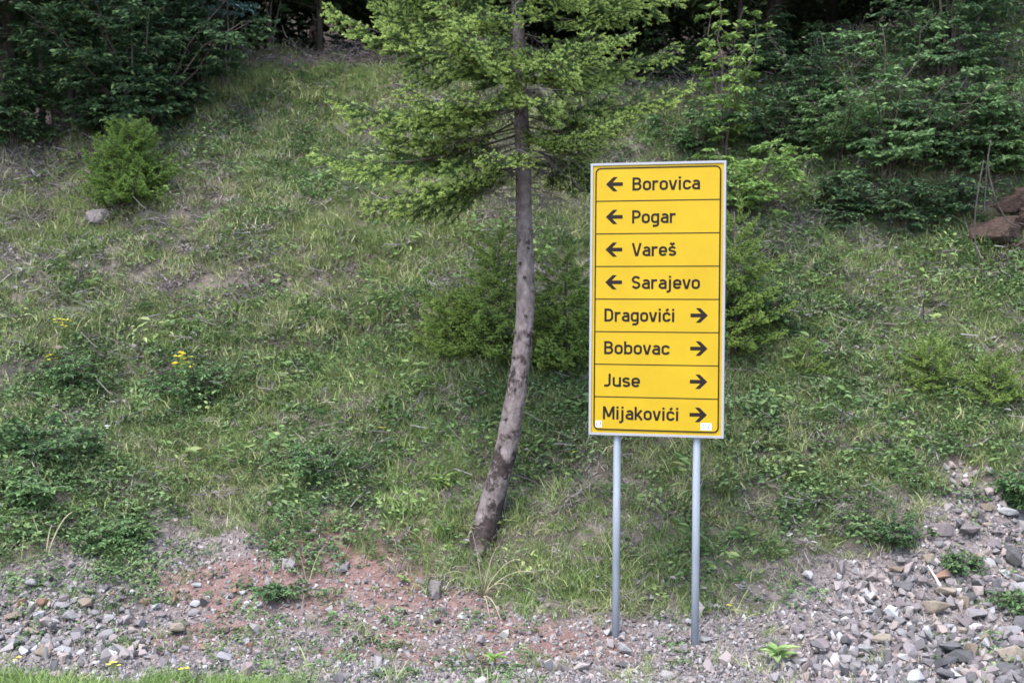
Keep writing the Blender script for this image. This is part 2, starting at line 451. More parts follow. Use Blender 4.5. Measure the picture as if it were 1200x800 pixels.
def lettering(word, x0, x1, y, cap, z):
    adv = [G[c][0] for c in word]; tot = sum(adv) + .02 * (len(word) - 1) - .06
    sx = (x1 - x0) / tot; cx = -.03; k = 0; out = []
    for c in word:
        mb = MB(); out.append(mb)
        for pts, cl in G[c][1]:
            stroke(mb, [(x0 + (cx + px) * sx, y + py * cap) for px, py in pts], .172 * cap, z + .00012 * (k % 5), cl)
            k += 1
        cx += G[c][0] + .02
    return out

BW, BH, BZ0 = .994, 2.0, 1.432
yl, yr = 10.11, 9.846
sign = empty("direction_sign", ((.575 + 1.532) / 2 - .017, (yl + yr) / 2, float(height(1.05, 9.98))), -math.asin((yl - yr) / BW))
sign.rotation_euler = (0, rad(.45), -math.asin((yl - yr) / BW))
tag(sign, "tall yellow direction sign listing eight places on two grey posts", "road sign")
zb = BZ0 - sign.location.z        # bottom of the board over the sign's base
yellow = mat_plain("sign_yellow", (.34, .222, .008), rough=.5, spec=.15, mottled=.07, scale=3)
black = mat_plain("sign_black", (.010, .006, .005), rough=.6, spec=.15)
alu = mat_plain("sign_frame_grey", (.24, .24, .258), rough=.5, metal=.1, spec=.4, mottled=.05)
galv = mat_noise("galvanised_post", [(.3, (.20, .222, .257)), (.7, (.31, .332, .37))], scale=14, rough=.5, bump=.05, stretch=(1, 1, .2))
galv.node_tree.nodes["Principled BSDF"].inputs["Metallic"].default_value = .25
white = mat_plain("sticker_white", (.72, .74, .76), rough=.5)
ink = mat_plain("sticker_ink", (.03, .05, .07), rough=.6)

def box(mb, x0, x1, y0, y1, z0, z1):
    v = [(x0, y0, z0), (x1, y0, z0), (x1, y1, z0), (x0, y1, z0), (x0, y0, z1), (x1, y0, z1), (x1, y1, z1), (x0, y1, z1)]
    mb.add(v, None, [(0, 3, 2, 1), (4, 5, 6, 7), (0, 1, 5, 4), (1, 2, 6, 5), (2, 3, 7, 6), (3, 0, 4, 7)])

def standing(o, z=0.0):      # a flat piece drawn in X-Y stands upright facing the road (local -Y)
    o.rotation_euler = (rad(90), 0, 0); o.location = (-BW / 2, 0, zb)
    return o

mb = MB(); box(mb, .012, BW - .012, .012, BH - .012, -.02, 0); board = standing(mb.obj("board", yellow, sign))
# aluminium edge section round the board: four mitred bars
mb = MB()
ow, ft = .0, .017
outer = [(0, 0), (BW, 0), (BW, BH), (0, BH)]; inner = [(ft, ft), (BW - ft, ft), (BW - ft, BH - ft), (ft, BH - ft)]
for i in range(4):
    a, b, c, d = outer[i], outer[(i + 1) % 4], inner[(i + 1) % 4], inner[i]
    v = [(*p, z) for z in (-.03, .009) for p in (a, b, c, d)]
    mb.add(v, None, [(3, 2, 1, 0), (4, 5, 6, 7), (0, 1, 5, 4), (2, 3, 7, 6)])
standing(mb.obj("frame", alu, sign))
bm_ = .040; ROW0, ROW1 = .0425, BH - .039; RH = (ROW1 - ROW0) / 8
def rrect(x0, x1, y0, y1, r):
    return arc(x1 - r, y1 - r, r, r, 0, 90, 6) + arc(x0 + r, y1 - r, r, r, 90, 180, 6) + arc(x0 + r, y0 + r, r, r, 180, 270, 6) + arc(x1 - r, y0 + r, r, r, 270, 360, 6)
mb = MB(); stroke(mb, rrect(bm_, BW - bm_, ROW0, ROW1, .035), .0095, .0062, True); standing(mb.obj("border_line", black, sign))
words_ = [("Borovica", .315, .812, 'l'), ("Pogar", .315, .636, 'l'), ("Vareš", .317, .641, 'l'), ("Sarajevo", .315, .818, 'l'),
          ("Dragovići", .113, .637, 'r'), ("Bobovac", .113, .597, 'r'), ("Juse", .113, .383, 'r'), ("Mijakovići", .108, .673, 'r')]
ARW = np.array([(0, 0), (.055, .0525), (.0875, .0525), (.0495, .0135), (.126, .0135), (.126, -.0135), (.0495, -.0135), (.0875, -.0525), (.055, -.0525)])
for i, (w, a, b, side) in enumerate(words_):
    y0 = ROW1 - (i + 1) * RH
    mb = MB(); e = .003
    xa, xb = bm_ + .004, BW - bm_ - .004; ya, yb = y0 + e, y0 + RH - e
    c = .03
    if i == 0: loop = [(xa, ya), (xb, ya), (xb, yb - c), (xb - c * .3, yb - c * .3), (xb - c, yb), (xa + c, yb), (xa + c * .3, yb - c * .3), (xa, yb - c)]
    elif i == 7: loop = [(xa, ya + c), (xa + c * .3, ya + c * .3), (xa + c, ya), (xb - c, ya), (xb - c * .3, ya + c * .3), (xb, ya + c), (xb, yb), (xa, yb)]
    else: loop = [(xa, ya), (xb, ya), (xb, yb), (xa, yb)]
    n = len(loop)
    v = [(*p, z) for z in (.0005, .004) for p in loop]
    cen = ((xa + xb) / 2, (ya + yb) / 2, .004)
    v.append(cen)
    mb.add(v, [(n + k, n + (k + 1) % n, 2 * n) for k in range(n)], [(k, (k + 1) % n, n + (k + 1) % n, n + k) for k in range(n)])
    panel = standing(mb.obj("panel", yellow, sign))
    panel['label'] = "yellow row reading %s with a %s arrow" % (w, 'left' if side == 'l' else 'right')
    for lb in lettering(w, a * BW, b * BW, y0 + .074, .0965, .0052): lb.obj("letter", black, panel)
    ar = ARW.copy()
    cy = y0 + RH * .515
    if side == 'l': ar = ar * [1, 1] + [.1155 * BW, cy]
    else: ar = ar * [-1, 1] + [.878 * BW, cy]
    v = np.c_[ar, np.full(9, .0054)]
    t = np.array([(0, 3, 6), (0, 1, 2), (0, 2, 3), (0, 6, 7), (0, 7, 8), (3, 4, 5), (3, 5, 6)])
    if side == 'l': t = t[:, ::-1]
    mb = MB(); mb.add(v, t); mb.obj("arrow", black, panel)
    if i < 7:
        mb = MB(); box(mb, bm_ + .004, BW - bm_ - .004, y0 - .0035, y0 + .0035, .0008, .0058); standing(mb.obj("divider_line", black, sign))
# two small stickers at the bottom corners
mb = MB(); box(mb, .052, .098, .058, .104, .0042, .0062); st = standing(mb.obj("sticker", white, sign)); st['label'] = "small square sticker with a dark mark, lower left"
for a_, b_ in (((.061, .068), (.061, .092)), ((.089, .074), (.089, .100))):
    mb = MB(); stroke(mb, [a_, b_], .008, .0066); mb.obj("printed_bar", ink, st)
mb = MB(); box(mb, BW - .165, BW - .088, .056, .106, .0042, .0062); st = standing(mb.obj("sticker", white, sign)); st['label'] = "small white sticker reading S 2, lower right"
for k, (pts) in enumerate(([(x * .026 + BW - .154, y * .032 + .066) for x, y in ess(.1, .6, .05, .95)], [(BW - .116, .092), (BW - .113, .097), (BW - .106, .098), (BW - .102, .092), (BW - .104, .086), (BW - .116, .067), (BW - .101, .067)])):
    mb = MB(); stroke(mb, pts, .0065, .0066 + .0001 * k); mb.obj("letter" if k == 0 else "numeral", ink, st)
for fx in (.205, .798):
    px = -BW / 2 + fx * BW
    mb = MB(); mb.tube([(px, .052, -.5), (px, .052, 1.0), (px, .052, zb + BH - .04)], .0285, 14); mb.obj("post", galv, sign, True)
    for hz in (.25, 1.0, 1.72):
        mb = MB(); box(mb, px - .05, px + .05, .020, .026, zb + hz - .02, zb + hz + .02)
        mb.tube([(px - .036, .03, zb + hz), (px - .036, .075, zb + hz), (px, .087, zb + hz), (px + .036, .075, zb + hz), (px + .036, .03, zb + hz)], .006, 5)
        mb.obj("clamp", galv, sign)

# ------------------------------------------------------------------ spruce branches
def rvec(r, n): return r.normal(size=(n, 3))

def needles_on(mb, pts, r, per_m=470, ln=.0185, wd=.0078, tip=.085, old=1.0, lift=0.25):
    pts = np.asarray(pts, float)
    seg = np.linalg.norm(np.diff(pts, axis=0), axis=1); cum = np.r_[0, np.cumsum(seg)]; tot = cum[-1]
    n = max(4, int(tot * per_m))
    s = np.sort(r.uniform(0, tot, n))
    P = np.stack([np.interp(s, cum, pts[:, k]) for k in range(3)], 1)
    T = np.stack([np.interp(np.clip(s + .01, 0, tot), cum, pts[:, k]) - np.interp(np.clip(s - .01, 0, tot), cum, pts[:, k]) for k in range(3)], 1)
    T /= np.linalg.norm(T, axis=1)[:, None] + 1e-9
    R = rvec(r, n); R -= (R * T).sum(1)[:, None] * T; R /= np.linalg.norm(R, axis=1)[:, None]
    R[:, 2] += lift
    tip = min(tip, .7 * tot)
    g = sstep(tot - tip, tot - tip * .5, s)
    D = T * r.uniform(.5, 1.0, n)[:, None] + R * .62
    D /= np.linalg.norm(D, axis=1)[:, None]
    W = np.cross(D, rvec(r, n)); W /= np.linalg.norm(W, axis=1)[:, None]
    l = (ln * r.uniform(.7, 1.2, n) * (1 + .15 * g))[:, None]
    a = P - W * wd * .5; b = P + W * wd * .5; c = P + D * l + W * wd * .18; d = P + D * l - W * wd * .18
    V = np.stack([a, b, c, d], 1).reshape(-1, 3)
    i = np.arange(n) * 4
    mb.add(V, None, np.stack([i, i + 1, i + 2, i + 3], 1), np.repeat(r.uniform(0, 1, n), 4), np.repeat(g * r.uniform(.55, 1, n), 4))

def curve(p0, d0, length, sag, up, n=6):
    """polyline from p0 along d0 that sags and turns up at its end"""
    t = np.linspace(0, 1, n)[:, None]
    return np.asarray(p0) + np.asarray(d0) * t * length + np.array([0, 0, 1.0]) * length * (-sag * t + up * t ** 3)

def spruce_branch(seed, L=1.5, dense=1.0, bare=.16):
    r = np.random.RandomState(seed)
    wood, ndl = MB(), MB()
    t = np.linspace(0, 1, 12)
    ax = np.stack([t * L, np.cumsum(r.normal(0, .012, 12)) * L, L * (-.20 * t + .24 * t ** 3)], 1)
    wood.tube(ax, np.interp(t, [0, 1], [.0095, .0025]) * L / 1.5, 5)
    needles_on(ndl, ax[2:], r, 300)
    def axp(s): return np.array([np.interp(s, t, ax[:, k]) for k in range(3)])
    nl = int(21 * dense)
    for k in range(nl):
        s = bare + (1 - bare - .03) * (k + r.uniform(0, .8)) / nl
        for sd in (-1, 1):
            if r.rand() < .08: continue
            l = L * (.05 + .36 * (1 - s) ** .75 * min(1, (s - bare) * 4 + .35)) * r.uniform(.65, 1.15)
            a = rad(r.uniform(42, 64))
            d = np.array([math.cos(a), sd * math.sin(a), r.uniform(-.45, .2)])
            tw = curve(axp(s), d, l, .18, .22, 6)
            wood.tube(tw, [.003, .0028, .0025, .002, .0016, .0012], 3, cap=False)
            needles_on(ndl, tw[1:], r)
            m = int(l / .052)
            for j in range(m):
                q = .2 + .75 * (j + r.rand()) / max(m, 1)
                pp = np.array([np.interp(q, np.linspace(0, 1, 6), tw[:, i]) for i in range(3)])
                ll = (.045 + .42 * l * (1 - q)) * r.uniform(.6, 1.2)
                aa = a + (1 if j % 2 else -1) * rad(r.uniform(35, 60))
                d2 = np.array([math.cos(aa), sd * math.sin(aa), r.uniform(-.5, .12)])
                t2 = curve(pp, d2, ll, .1, .15, 4)
                needles_on(ndl, t2, r)
    return wood.mesh("branch", [M['twig']]), ndl

def dead_branch(seed, L=.8):
    r = np.random.RandomState(seed); w = MB()
    t = np.linspace(0, 1, 7)
    ax = np.stack([t * L, np.cumsum(r.normal(0, .03, 7)) * L, L * (-.15 * t + .05 * t * t)], 1)
    w.tube(ax, np.linspace(.006, .002, 7), 4)
    for k in range(26):
        s = r.uniform(.12, .98); sd = r.choice([-1, 1])
        p = np.array([np.interp(s, t, ax[:, i]) for i in range(3)])
        l = r.uniform(.08, .34) * (1.1 - s * .6)
        d = np.array([r.uniform(.3, .9), sd * r.uniform(.4, .9), r.uniform(-.7, .25)])
        tw = curve(p, d, l, .2, .0, 5); w.tube(tw, np.linspace(.0035, .0015, 5), 3, cap=False)
        for j in range(4):
            q = r.randint(1, 5)
            w.tube(curve(tw[q], d + r.normal(0, .6, 3), l * r.uniform(.2, .5), .2, 0, 3), .0014, 3, cap=False)
    return w.mesh("dead_branch", [M['dead']])

NV = 5
branch_var = []
for k in range(NV):
    w_, n_ = spruce_branch(100 + k)
    branch_var.append((w_, n_.mesh("needles", [M['needle']])))
young_var = []; bush_var = []
for k in range(3):
    w_, n_ = spruce_branch(200 + k, 1.0, 1.0, .06)
    young_var.append((w_, n_.mesh("needles", [M['needle_young']])))
    bush_var.append((w_, n_.mesh("needles", [M['needle_bush']])))
dead_var = [dead_branch(300 + k) for k in range(4)]

def place_branch(tree, base, tip, var, roll=0.0, L0=1.5, lift=.04):
    """base and tip in the tree's own space"""
    v = Vector(tip) - Vector(base)
    s = v.length / L0
    o = link("branch", var[0], tree)
    d = v + Vector((0, 0, -lift * v.length))
    m = frame_from(d).to_4x4() @ Matrix.Rotation(roll, 4, 'X')
    o.matrix_local = Matrix.Translation(base) @ m @ Matrix.Scale(s, 4)
    n = link("needles", var[1], o)
    return o

# ------------------------------------------------------------------ the spruce by the sign
TD = 11.15
tp = [(560, 648), (566, 630), (576, 592), (586, 555), (596, 515), (604, 470), (611, 420), (615, 370), (616, 320), (614, 260), (613, 200), (611, 140), (608, 60), (606, -20), (604, -120), (603, -260), (602, -420), (602, -560)]
tw_ = [50, 40, 34, 31, 29, 27, 25, 23, 22, 21, 20, 18.5, 16, 14.5, 12.5, 9, 5, 1.5]
tb = ray(565, 634)
TD = tb.y
tpts = [at(a, b, TD + .002 * i) for i, (a, b) in enumerate(tp)]
spruce = empty("spruce_tree", tb)
tag(spruce, "slim spruce with a curved bare lower trunk beside the yellow sign", "tree")
mb = MB()
tn = 230; SIDES = 26
tt = np.linspace(0, len(tp) - 1, tn)
P = np.stack([np.interp(tt, range(len(tp)), [p[k] - tb[k] for p in tpts]) for k in range(3)], 1)
for _ in range(20): P[1:-1] = (P[:-2] + 2 * P[1:-1] + P[2:]) / 4
W = np.interp(tt, range(len(tp)), tw_) * .9 / F_PX * TD / 2
th = np.arange(SIDES) / SIDES * 2 * np.pi
V = np.zeros((tn, SIDES, 3))
for i in range(tn):
    zz = P[i, 2]
    lump = (fbm(np.cos(th) * 1.6 + 5, np.sin(th) * 1.6 + zz * 3.0, 91, 3) - .5) * .22
    fine = (fbm(np.cos(th) * 7 + 9, np.sin(th) * 7 + zz * 9.0, 93, 3) - .5) * .16
    rr = W[i] * (1 + lump * (1.5 if zz < 1 else .8) + fine)
    V[i, :, 0] = P[i, 0] + np.cos(th) * rr; V[i, :, 1] = P[i, 1] + np.sin(th) * rr; V[i, :, 2] = zz
i = np.arange(tn - 1)[:, None] * SIDES; j = np.arange(SIDES)[None, :]; k = (j + 1) % SIDES
mb.add(V.reshape(-1, 3), None, np.stack([i + j, i + k, i + SIDES + k, i + SIDES + j], -1).reshape(-1, 4))

def mat_trunk():
    m, nt, N, L, p = mat_new("spruce_bark")
    tc = N.new("ShaderNodeTexCoord")
    def noise(scale, st, det=6):
        mp = N.new("ShaderNodeMapping"); mp.inputs["Scale"].default_value = st; L.new(tc.outputs["Object"], mp.inputs[0])
        n = N.new("ShaderNodeTexNoise"); n.inputs["Scale"].default_value = scale; n.inputs["Detail"].default_value = det; n.inputs["Roughness"].default_value = .7
        L.new(mp.outputs[0], n.inputs["Vector"]); return n
    a = noise(16, (1, 1, .7))
    base = ramp(N, [(.3, (.07, .054, .051)), (.5, (.155, .126, .12)), (.72, (.265, .222, .212))]); L.new(a.outputs["Fac"], base.inputs[0])
    # dark weathered scars, many near the foot, few higher up
    b = noise(5.5, (1, 1, .75), 4)
    sep = N.new("ShaderNodeSeparateXYZ"); L.new(tc.outputs["Object"], sep.inputs[0])
    mr = N.new("ShaderNodeMapRange"); mr.inputs[1].default_value = 0; mr.inputs[2].default_value = 1.9; mr.inputs[3].default_value = .17; mr.inputs[4].default_value = .0
    L.new(sep.outputs["Z"], mr.inputs[0])
    ad = N.new("ShaderNodeMath"); L.new(b.outputs["Fac"], ad.inputs[0]); L.new(mr.outputs[0], ad.inputs[1])
    sc = ramp(N, [(.58, (0, 0, 0)), (.66, (1, 1, 1))]); L.new(ad.outputs[0], sc.inputs[0])
    mx = N.new("ShaderNodeMixRGB"); L.new(sc.outputs[0], mx.inputs[0]); L.new(base.outputs[0], mx.inputs[1])
    c = noise(20, (1, 1, 1)); dk = ramp(N, [(.35, (.018, .014, .014)), (.7, (.065, .046, .04))]); L.new(c.outputs["Fac"], dk.inputs[0])
    L.new(dk.outputs[0], mx.inputs[2])
    L.new(mx.outputs[0], p.inputs["Base Color"]); p.inputs["Roughness"].default_value = .9; p.inputs["Specular IOR Level"].default_value = .2
    d = noise(45, (1, 1, .5))
    bp = N.new("ShaderNodeBump"); bp.inputs["Strength"].default_value = 1.0; bp.inputs["Distance"].default_value = .02
    L.new(d.outputs["Fac"], bp.inputs["Height"]); L.new(bp.outputs[0], p.inputs["Normal"])
    return m
trunk = mb.obj("trunk", mat_trunk(), spruce, True)
def trunk_at(py):
    z = at(600, py, TD).z - tb.z
    k = int(np.argmin(abs(P[:, 2] - z)))
    return Vector(P[k]), float(W[k])
# knots and stubs of broken branches
r = np.random.RandomState(3)
for py, sd in ((292, .3), (308, -.5), (388, 1), (388, -.8), (420, -.6), (455, -.2), (478, .5), (505, .2), (545, -.3), (440, .25), (560, .4), (525, -.5), (490, -.5), (585, -.2), (370, .1), (325, -.1), (405, .45), (300, .75), (230, 1), (232, -1), (215, .8), (340, .7), (255, -.7), (275, .9)):
    c, w = trunk_at(py)
    a = -math.pi / 2 + sd * 1.3
    d = Vector((math.cos(a), math.sin(a), .1))
    mb = MB(); b0 = c + d * w * .8; ln = r.uniform(.02, .055) if py > 260 else r.uniform(.06, .2)
    mb.tube([b0, b0 + d * ln * .5, b0 + d * ln + Vector((0, 0, -.01))], [.019, .013, .007] if py > 260 else [.01, .008, .005], 6)
    mb.obj("branch_stub", M['dead'] if py < 260 else M['bark_forest'], spruce)

LB = [(60, 385, 6, -.2), (95, 496, 40, -.9), (120, 388, 110, .35), (160, 366, 174, -.25), (150, 438, 150, .1), (185, 425, 238, -.35), (20, 440, 14, .5), (110, 520, 108, -.9),
      (70, 795, 50, .15), (125, 811, 95, -.25), (95, 705, 62, -.85), (60, 662, 62, -1.15), (170, 790, 192, .25), (15, 752, 6, -.2), (160, 705, 160, -.65),
      (100, 648, 112, -1.0), (180, 556, 222, .55), (170, 492, 186, .6), (185, 688, 196, .6), (60, 480, 80, .8), (60, 720, 90, .8),
      (-20, 420, -20, -.3), (-10, 560, 12, -1.0), (-40, 690, -12, -.9), (-30, 780, -30, .2), (130, 470, 128, -.5), (135, 740, 130, -.45), (150, 650, 165, -.5), (100, 545, 60, -.7),
      (90, 540, 22, -1.2), (130, 470, 98, -.8), (80, 692, 30, -1.0), (150, 722, 134, -.8), (190, 498, 214, -.4), (195, 455, 226, -.1), (170, 568, 176, -.9),
      (190, 700, 176, .3), (40, 745, 34, -.6), (195, 730, 205, .5), (140, 420, 185, .6), (20, 510, -2, -.9)]
for k, (py, tx, ty, dd) in enumerate(LB):
    c, w = trunk_at(py)
    tip = at(tx, ty, TD + dd) - tb
    place_branch(spruce, c, tip, branch_var[k % NV], roll=r.uniform(-.55, .55))
for k in range(34):      # upper whorls, above what the photograph shows in full
    py = -20 - 520 * (k / 34.0); c, w = trunk_at(py)
    a = k * 2.399 + r.uniform(-.3, .3); l = 1.55 * (1 - k / 38.0) * r.uniform(.8, 1.1) + .15
    place_branch(spruce, c, c + Vector((math.cos(a) * l, math.sin(a) * l, -.05 * l + .25 * l * (k / 34.0))), branch_var[k % NV])
for k in range(30):
    py = 95 + 150 * k / 30.0; c, w = trunk_at(py)
    a = k * 2.399; s = r.uniform(.5, 1.1) * (1.1 if py < 190 else .7)
    o = link("dead_branch", dead_var[k % 4], spruce)
    o.matrix_local = Matrix.Translation(c) @ frame_from((math.cos(a), math.sin(a), r.uniform(-.15, .15))).to_4x4() @ Matrix.Scale(s, 4)

# ------------------------------------------------------------------ young spruces
def young_spruce(name, label, px, py, H, R, seed, group=None, n=34, wide=.5, mats=None, sink=0):
    r = np.random.RandomState(seed)
    young_var_ = mats or young_var
    p = ray(px, py)
    t = empty(name, p)
    tag(t, label, "tree", group)
    mb = MB(); mb.tube([(0, 0, -.15), (0, 0, H * .5), (r.uniform(-.03, .03), 0, H)], [.03, .018, .006], 7); mb.obj("trunk", M['twig'], t, True)
    for k in range(n):
        f = (k + .5) / n
        z = H * (.04 + .92 * f ** 1.1)
        a = k * 2.399 + r.uniform(-.4, .4)
        l = (R * (1 - f) ** wide + .06 * R + .05) * r.uniform(.75, 1.15)
        rise = l * (.12 + .75 * f ** 2)
        place_branch(t, Vector((0, 0, z)), Vector((math.cos(a) * l, math.sin(a) * l, z + rise)), young_var_[k % 3], roll=r.uniform(-.5, .5), L0=1.0)
    top = place_branch(t, Vector((0, 0, H * .9)), Vector((.02, 0, H * 1.12)), young_var_[0], L0=1.0)
    return t
YG = "young spruces growing on the bank"
young_spruce("young_spruce", "small dense bright green spruce bush below the dark shrubs at upper left", 153, 242, .88, .58, 1, YG, 70, .45, bush_var)
young_spruce("young_spruce", "bushy young spruce directly behind the leaning trunk", 585, 422, 1.2, .66, 2, YG, 46, .6)
young_spruce("young_spruce", "low spreading young spruce left of the leaning trunk", 528, 420, .6, .45, 3, YG, 40)
young_spruce("young_spruce", "feathery young spruce between the trunk and the sign", 662, 436, 1.1, .62, 4, YG, 40, .6)
young_spruce("young_spruce", "feathery young spruce showing past the right edge of the sign", 862, 418, 1.4, .6, 5, YG, 44, .65)
young_spruce("young_spruce", "tiny spruce seedling right of the sign, lower of the pair beside bare soil", 945, 440, .32, .2, 6, YG, 20)
young_spruce("young_spruce", "small fresh green spruce seedling in the weeds far right of the sign", 1092, 458, .45, .36, 7, YG, 30)
young_spruce("young_spruce", "loose spruce seedling near the right edge above the rubble", 1165, 472, .42, .34, 8, YG, 24)

# ------------------------------------------------------------------ broadleaf shrubs
def leaves_at(mb, P, D, Nn, ln, wd, r, gsel=None):
    n = len(P)
    D = D / (np.linalg.norm(D, axis=1)[:, None] + 1e-9)
    Wd = np.cross(Nn, D); Wd /= np.linalg.norm(Wd, axis=1)[:, None] + 1e-9
    U = np.cross(D, Wd)
    l = (ln * r.uniform(.6, 1.25, n))[:, None]; w = l * wd
    a = P; tip = P + D * l - U * l * .12
    m1 = P + D * l * .3; m2 = P + D * l * .65 - U * l * .03
    V = np.stack([a, m1 + Wd * w * .45 + U * w * .18, m2 + Wd * w * .4 + U * w * .15, tip, m2 - Wd * w * .4 + U * w * .15, m1 - Wd * w * .45 + U * w * .18], 1).reshape(-1, 3)
    i = np.arange(n) * 6
    q = np.vstack([np.stack([i, i + 1, i + 2, i + 3], 1), np.stack([i, i + 3, i + 4, i + 5], 1)])
    mb.add(V, None, q, np.repeat(r.uniform(0, 1, n), 6), np.repeat(gsel if gsel is not None else np.zeros(n), 6))

def shrub_meshes(seed, H, R, nst=7, leaf=.055, wd=.5, spread=.6, dens=1.0, start=.2, flat=1.0, bark=None):
    r = np.random.RandomState(seed)
    wood, lf = MB(), MB()
    Pl, Dl, Nl, Gl = [], [], [], []
    def put(pts, n, up=1.0):
        t = np.sort(r.uniform(.1, 1, n)); k = np.linspace(0, 1, len(pts))
        P_ = np.stack([np.interp(t, k, pts[:, c]) for c in range(3)], 1)
        d = pts[-1] - pts[0]; d = d / (np.linalg.norm(d) + 1e-9)
        side = np.cross(d, [0, 0, 1.0]); side /= np.linalg.norm(side) + 1e-9
        sg = np.where(np.arange(n) % 2, 1, -1)[:, None]
        D = d * r.uniform(.3, 1, n)[:, None] + side * sg * r.uniform(.5, 1, n)[:, None] + r.normal(0, .25, (n, 3)) + np.array([0, 0, -.15])
        N_ = np.array([0, 0, flat]) + r.normal(0, .42, (n, 3))
        Pl.append(P_); Dl.append(D); Nl.append(N_); Gl.append(sstep(.7, 1, t) * r.uniform(0, .8, n))
    for s in range(nst):
        az = 2.399 * s + r.uniform(-.5, .5); til = rad(r.uniform(6, 62)) * spread * 1.4
        h = H * r.uniform(.7, 1.15) * (1.0 if til < .6 else .9)
        n = 8; t = np.linspace(0, 1, n)[:, None]
        hor = np.array([math.cos(az), math.sin(az), 0]) * R * math.sin(til) * 1.2
        st = np.array([0, 0, 1.0]) * h * (t ** .9) * math.cos(til * .6) + hor * t ** 1.25 + r.normal(0, .02, (n, 3)) * H * t
        st[0] = np.array([math.cos(az), math.sin(az), 0]) * .06 * R + [0, 0, -.15]
        wood.tube(st, np.linspace(.016, .004, n) * (.5 + .3 * H), 5)
        nb = int(9 * dens + 4)
        for b in range(nb):
            f = start + (1 - start) * (b + r.rand()) / nb
            p = np.array([np.interp(f, np.linspace(0, 1, n), st[:, c]) for c in range(3)])
            a2 = r.uniform(0, 2 * np.pi); l = R * r.uniform(.22, .5) * (1.15 - .6 * f)
            br = curve(p, np.array([math.cos(a2), math.sin(a2), r.uniform(-.05, .45)]), l, .1, -.08, 5)
            wood.tube(br, np.linspace(.0055, .002, 5), 3, cap=False)
            put(br, int(l / leaf * 2.2 * dens) + 2)
            for c in range(int(5 * dens) + 1):
                q = r.uniform(.25, 1); pp = np.array([np.interp(q, np.linspace(0, 1, 5), br[:, k]) for k in range(3)])
                a3 = a2 + r.choice([-1, 1]) * r.uniform(.5, 1.1); l2 = l * r.uniform(.3, .6)
                t2 = curve(pp, np.array([math.cos(a3), math.sin(a3), r.uniform(-.2, .3)]), l2, .08, -.05, 4)
                wood.tube(t2, .0016, 3, cap=False)
                put(t2, int(l2 / leaf * 2.6 * dens) + 2)
        put(st[-4:], 8)
    leaves_at(lf, np.vstack(Pl), np.vstack(Dl), np.vstack(Nl), leaf, wd, r, np.concatenate(Gl))
    return wood, lf

def shrub(name, label, cat, loc, mat, group=None, **kw):
    w, l = shrub_meshes(**kw)
    o = empty(name, loc); tag(o, label, cat, group)
    w.obj("stem", M['twig'], o); l.obj("foliage", M[mat], o)
    return o

SG = "shrubs along the top of the bank"
def sh(label, px, py, mat, H, R, seed, dy=0, **kw):
    p = ray(px, py); y = p.y + dy
    y = min(y, float(crest_y((px - 600) / F_PX * 18)) + .9)
    x = (px - 600) / F_PX * y
    return shrub("shrub", label, "shrub", (x, y, float(height(x, y))), mat, SG, seed=seed, H=H, R=R, **kw)
sh("broad dark green layered shrub above the small bright spruce bush", 165, 195, 'leaf_dark', 2.3, 1.6, 11, .3, start=.12, flat=.5, nst=15, leaf=.07, dens=1.25, spread=.7)
sh("dark shrub with lighter tips left of the broad layered shrub", 90, 150, 'leaf_mid', 2.3, 1.3, 12, .6, start=.15, flat=.5, nst=9, leaf=.065, dens=1.1)
sh("low dark thicket at the left edge beneath bare trunks", 15, 200, 'leaf_dark', 1.1, 1.1, 13, .2, nst=9, leaf=.06)
sh("low leafy shrub right of the broad layered shrub at upper left", 235, 135, 'leaf_dark', 1.2, 1.0, 14, .8, nst=8, leaf=.055)
sh("thin blue green shrub with a bare slanting stem at upper left", 266, 118, 'leaf_blue', 2.3, .9, 15, .1, nst=3, leaf=.075, start=.55, dens=.75, wd=.55)
sh("blue green bushy sapling against the dark hollow left of the spruce", 318, 62, 'leaf_blue', 1.9, .8, 16, .3, nst=3, leaf=.075, start=.5, dens=.7)
sh("large tangled shrub on the steep cut at upper right", 1035, 215, 'leaf_mid', 1.75, 1.3, 17, .0, nst=11, leaf=.065, dens=.85, spread=.75, start=.05, flat=.35)
sh("dark shrub behind the tangled shrub at upper right", 1110, 150, 'leaf_dark', 2.2, 1.5, 18, .3, start=.1, flat=.4, nst=10, leaf=.065, dens=1.1)
sh("leafy shrub hanging over the red rock at the right edge", 1165, 215, 'leaf_mid', 1.2, .9, 19, .0, start=.1, flat=.35, nst=10, leaf=.06, dens=1.2)
sh("arching dark shrub left of the tangled shrub at upper right", 955, 150, 'leaf_dark', 1.4, 1.0, 20, .0, start=.1, flat=.4, nst=8, leaf=.05)
sh("low dark shrub on the bank between the sign top and the tangled shrub", 915, 215, 'leaf_dark', .8, .8, 21, .2, nst=8, leaf=.05)
sh("shrub overhanging the top right corner of the bank", 1200, 60, 'leaf_mid', 2.2, 1.4, 22, .8, nst=8, leaf=.065)
sh("dark undergrowth shrub in the hollow right of the spruce crown", 800, 60, 'leaf_dark', .9, .9, 23, .4, nst=6, leaf=.06)
sh("shrub hanging over the steep cut below the tangled shrub", 1075, 235, 'leaf_dark', .9, 1.0, 24, .1, nst=9, leaf=.05, dens=.9)
sh("small shrub left of the tangled shrub on the brow of the cut", 985, 210, 'leaf_mid', .9, .8, 25, .1, nst=8, leaf=.05, dens=.9)
sh("shrub under the top right corner beside the hanging vines", 1120, 205, 'leaf_dark', 1.2, .9, 26, .0, start=.1, flat=.4, nst=8, leaf=.055)
sh("dark undergrowth shrub directly under the wood right of the sapling", 900, 110, 'leaf_dark', .9, .9, 27, .4, nst=7, leaf=.06)
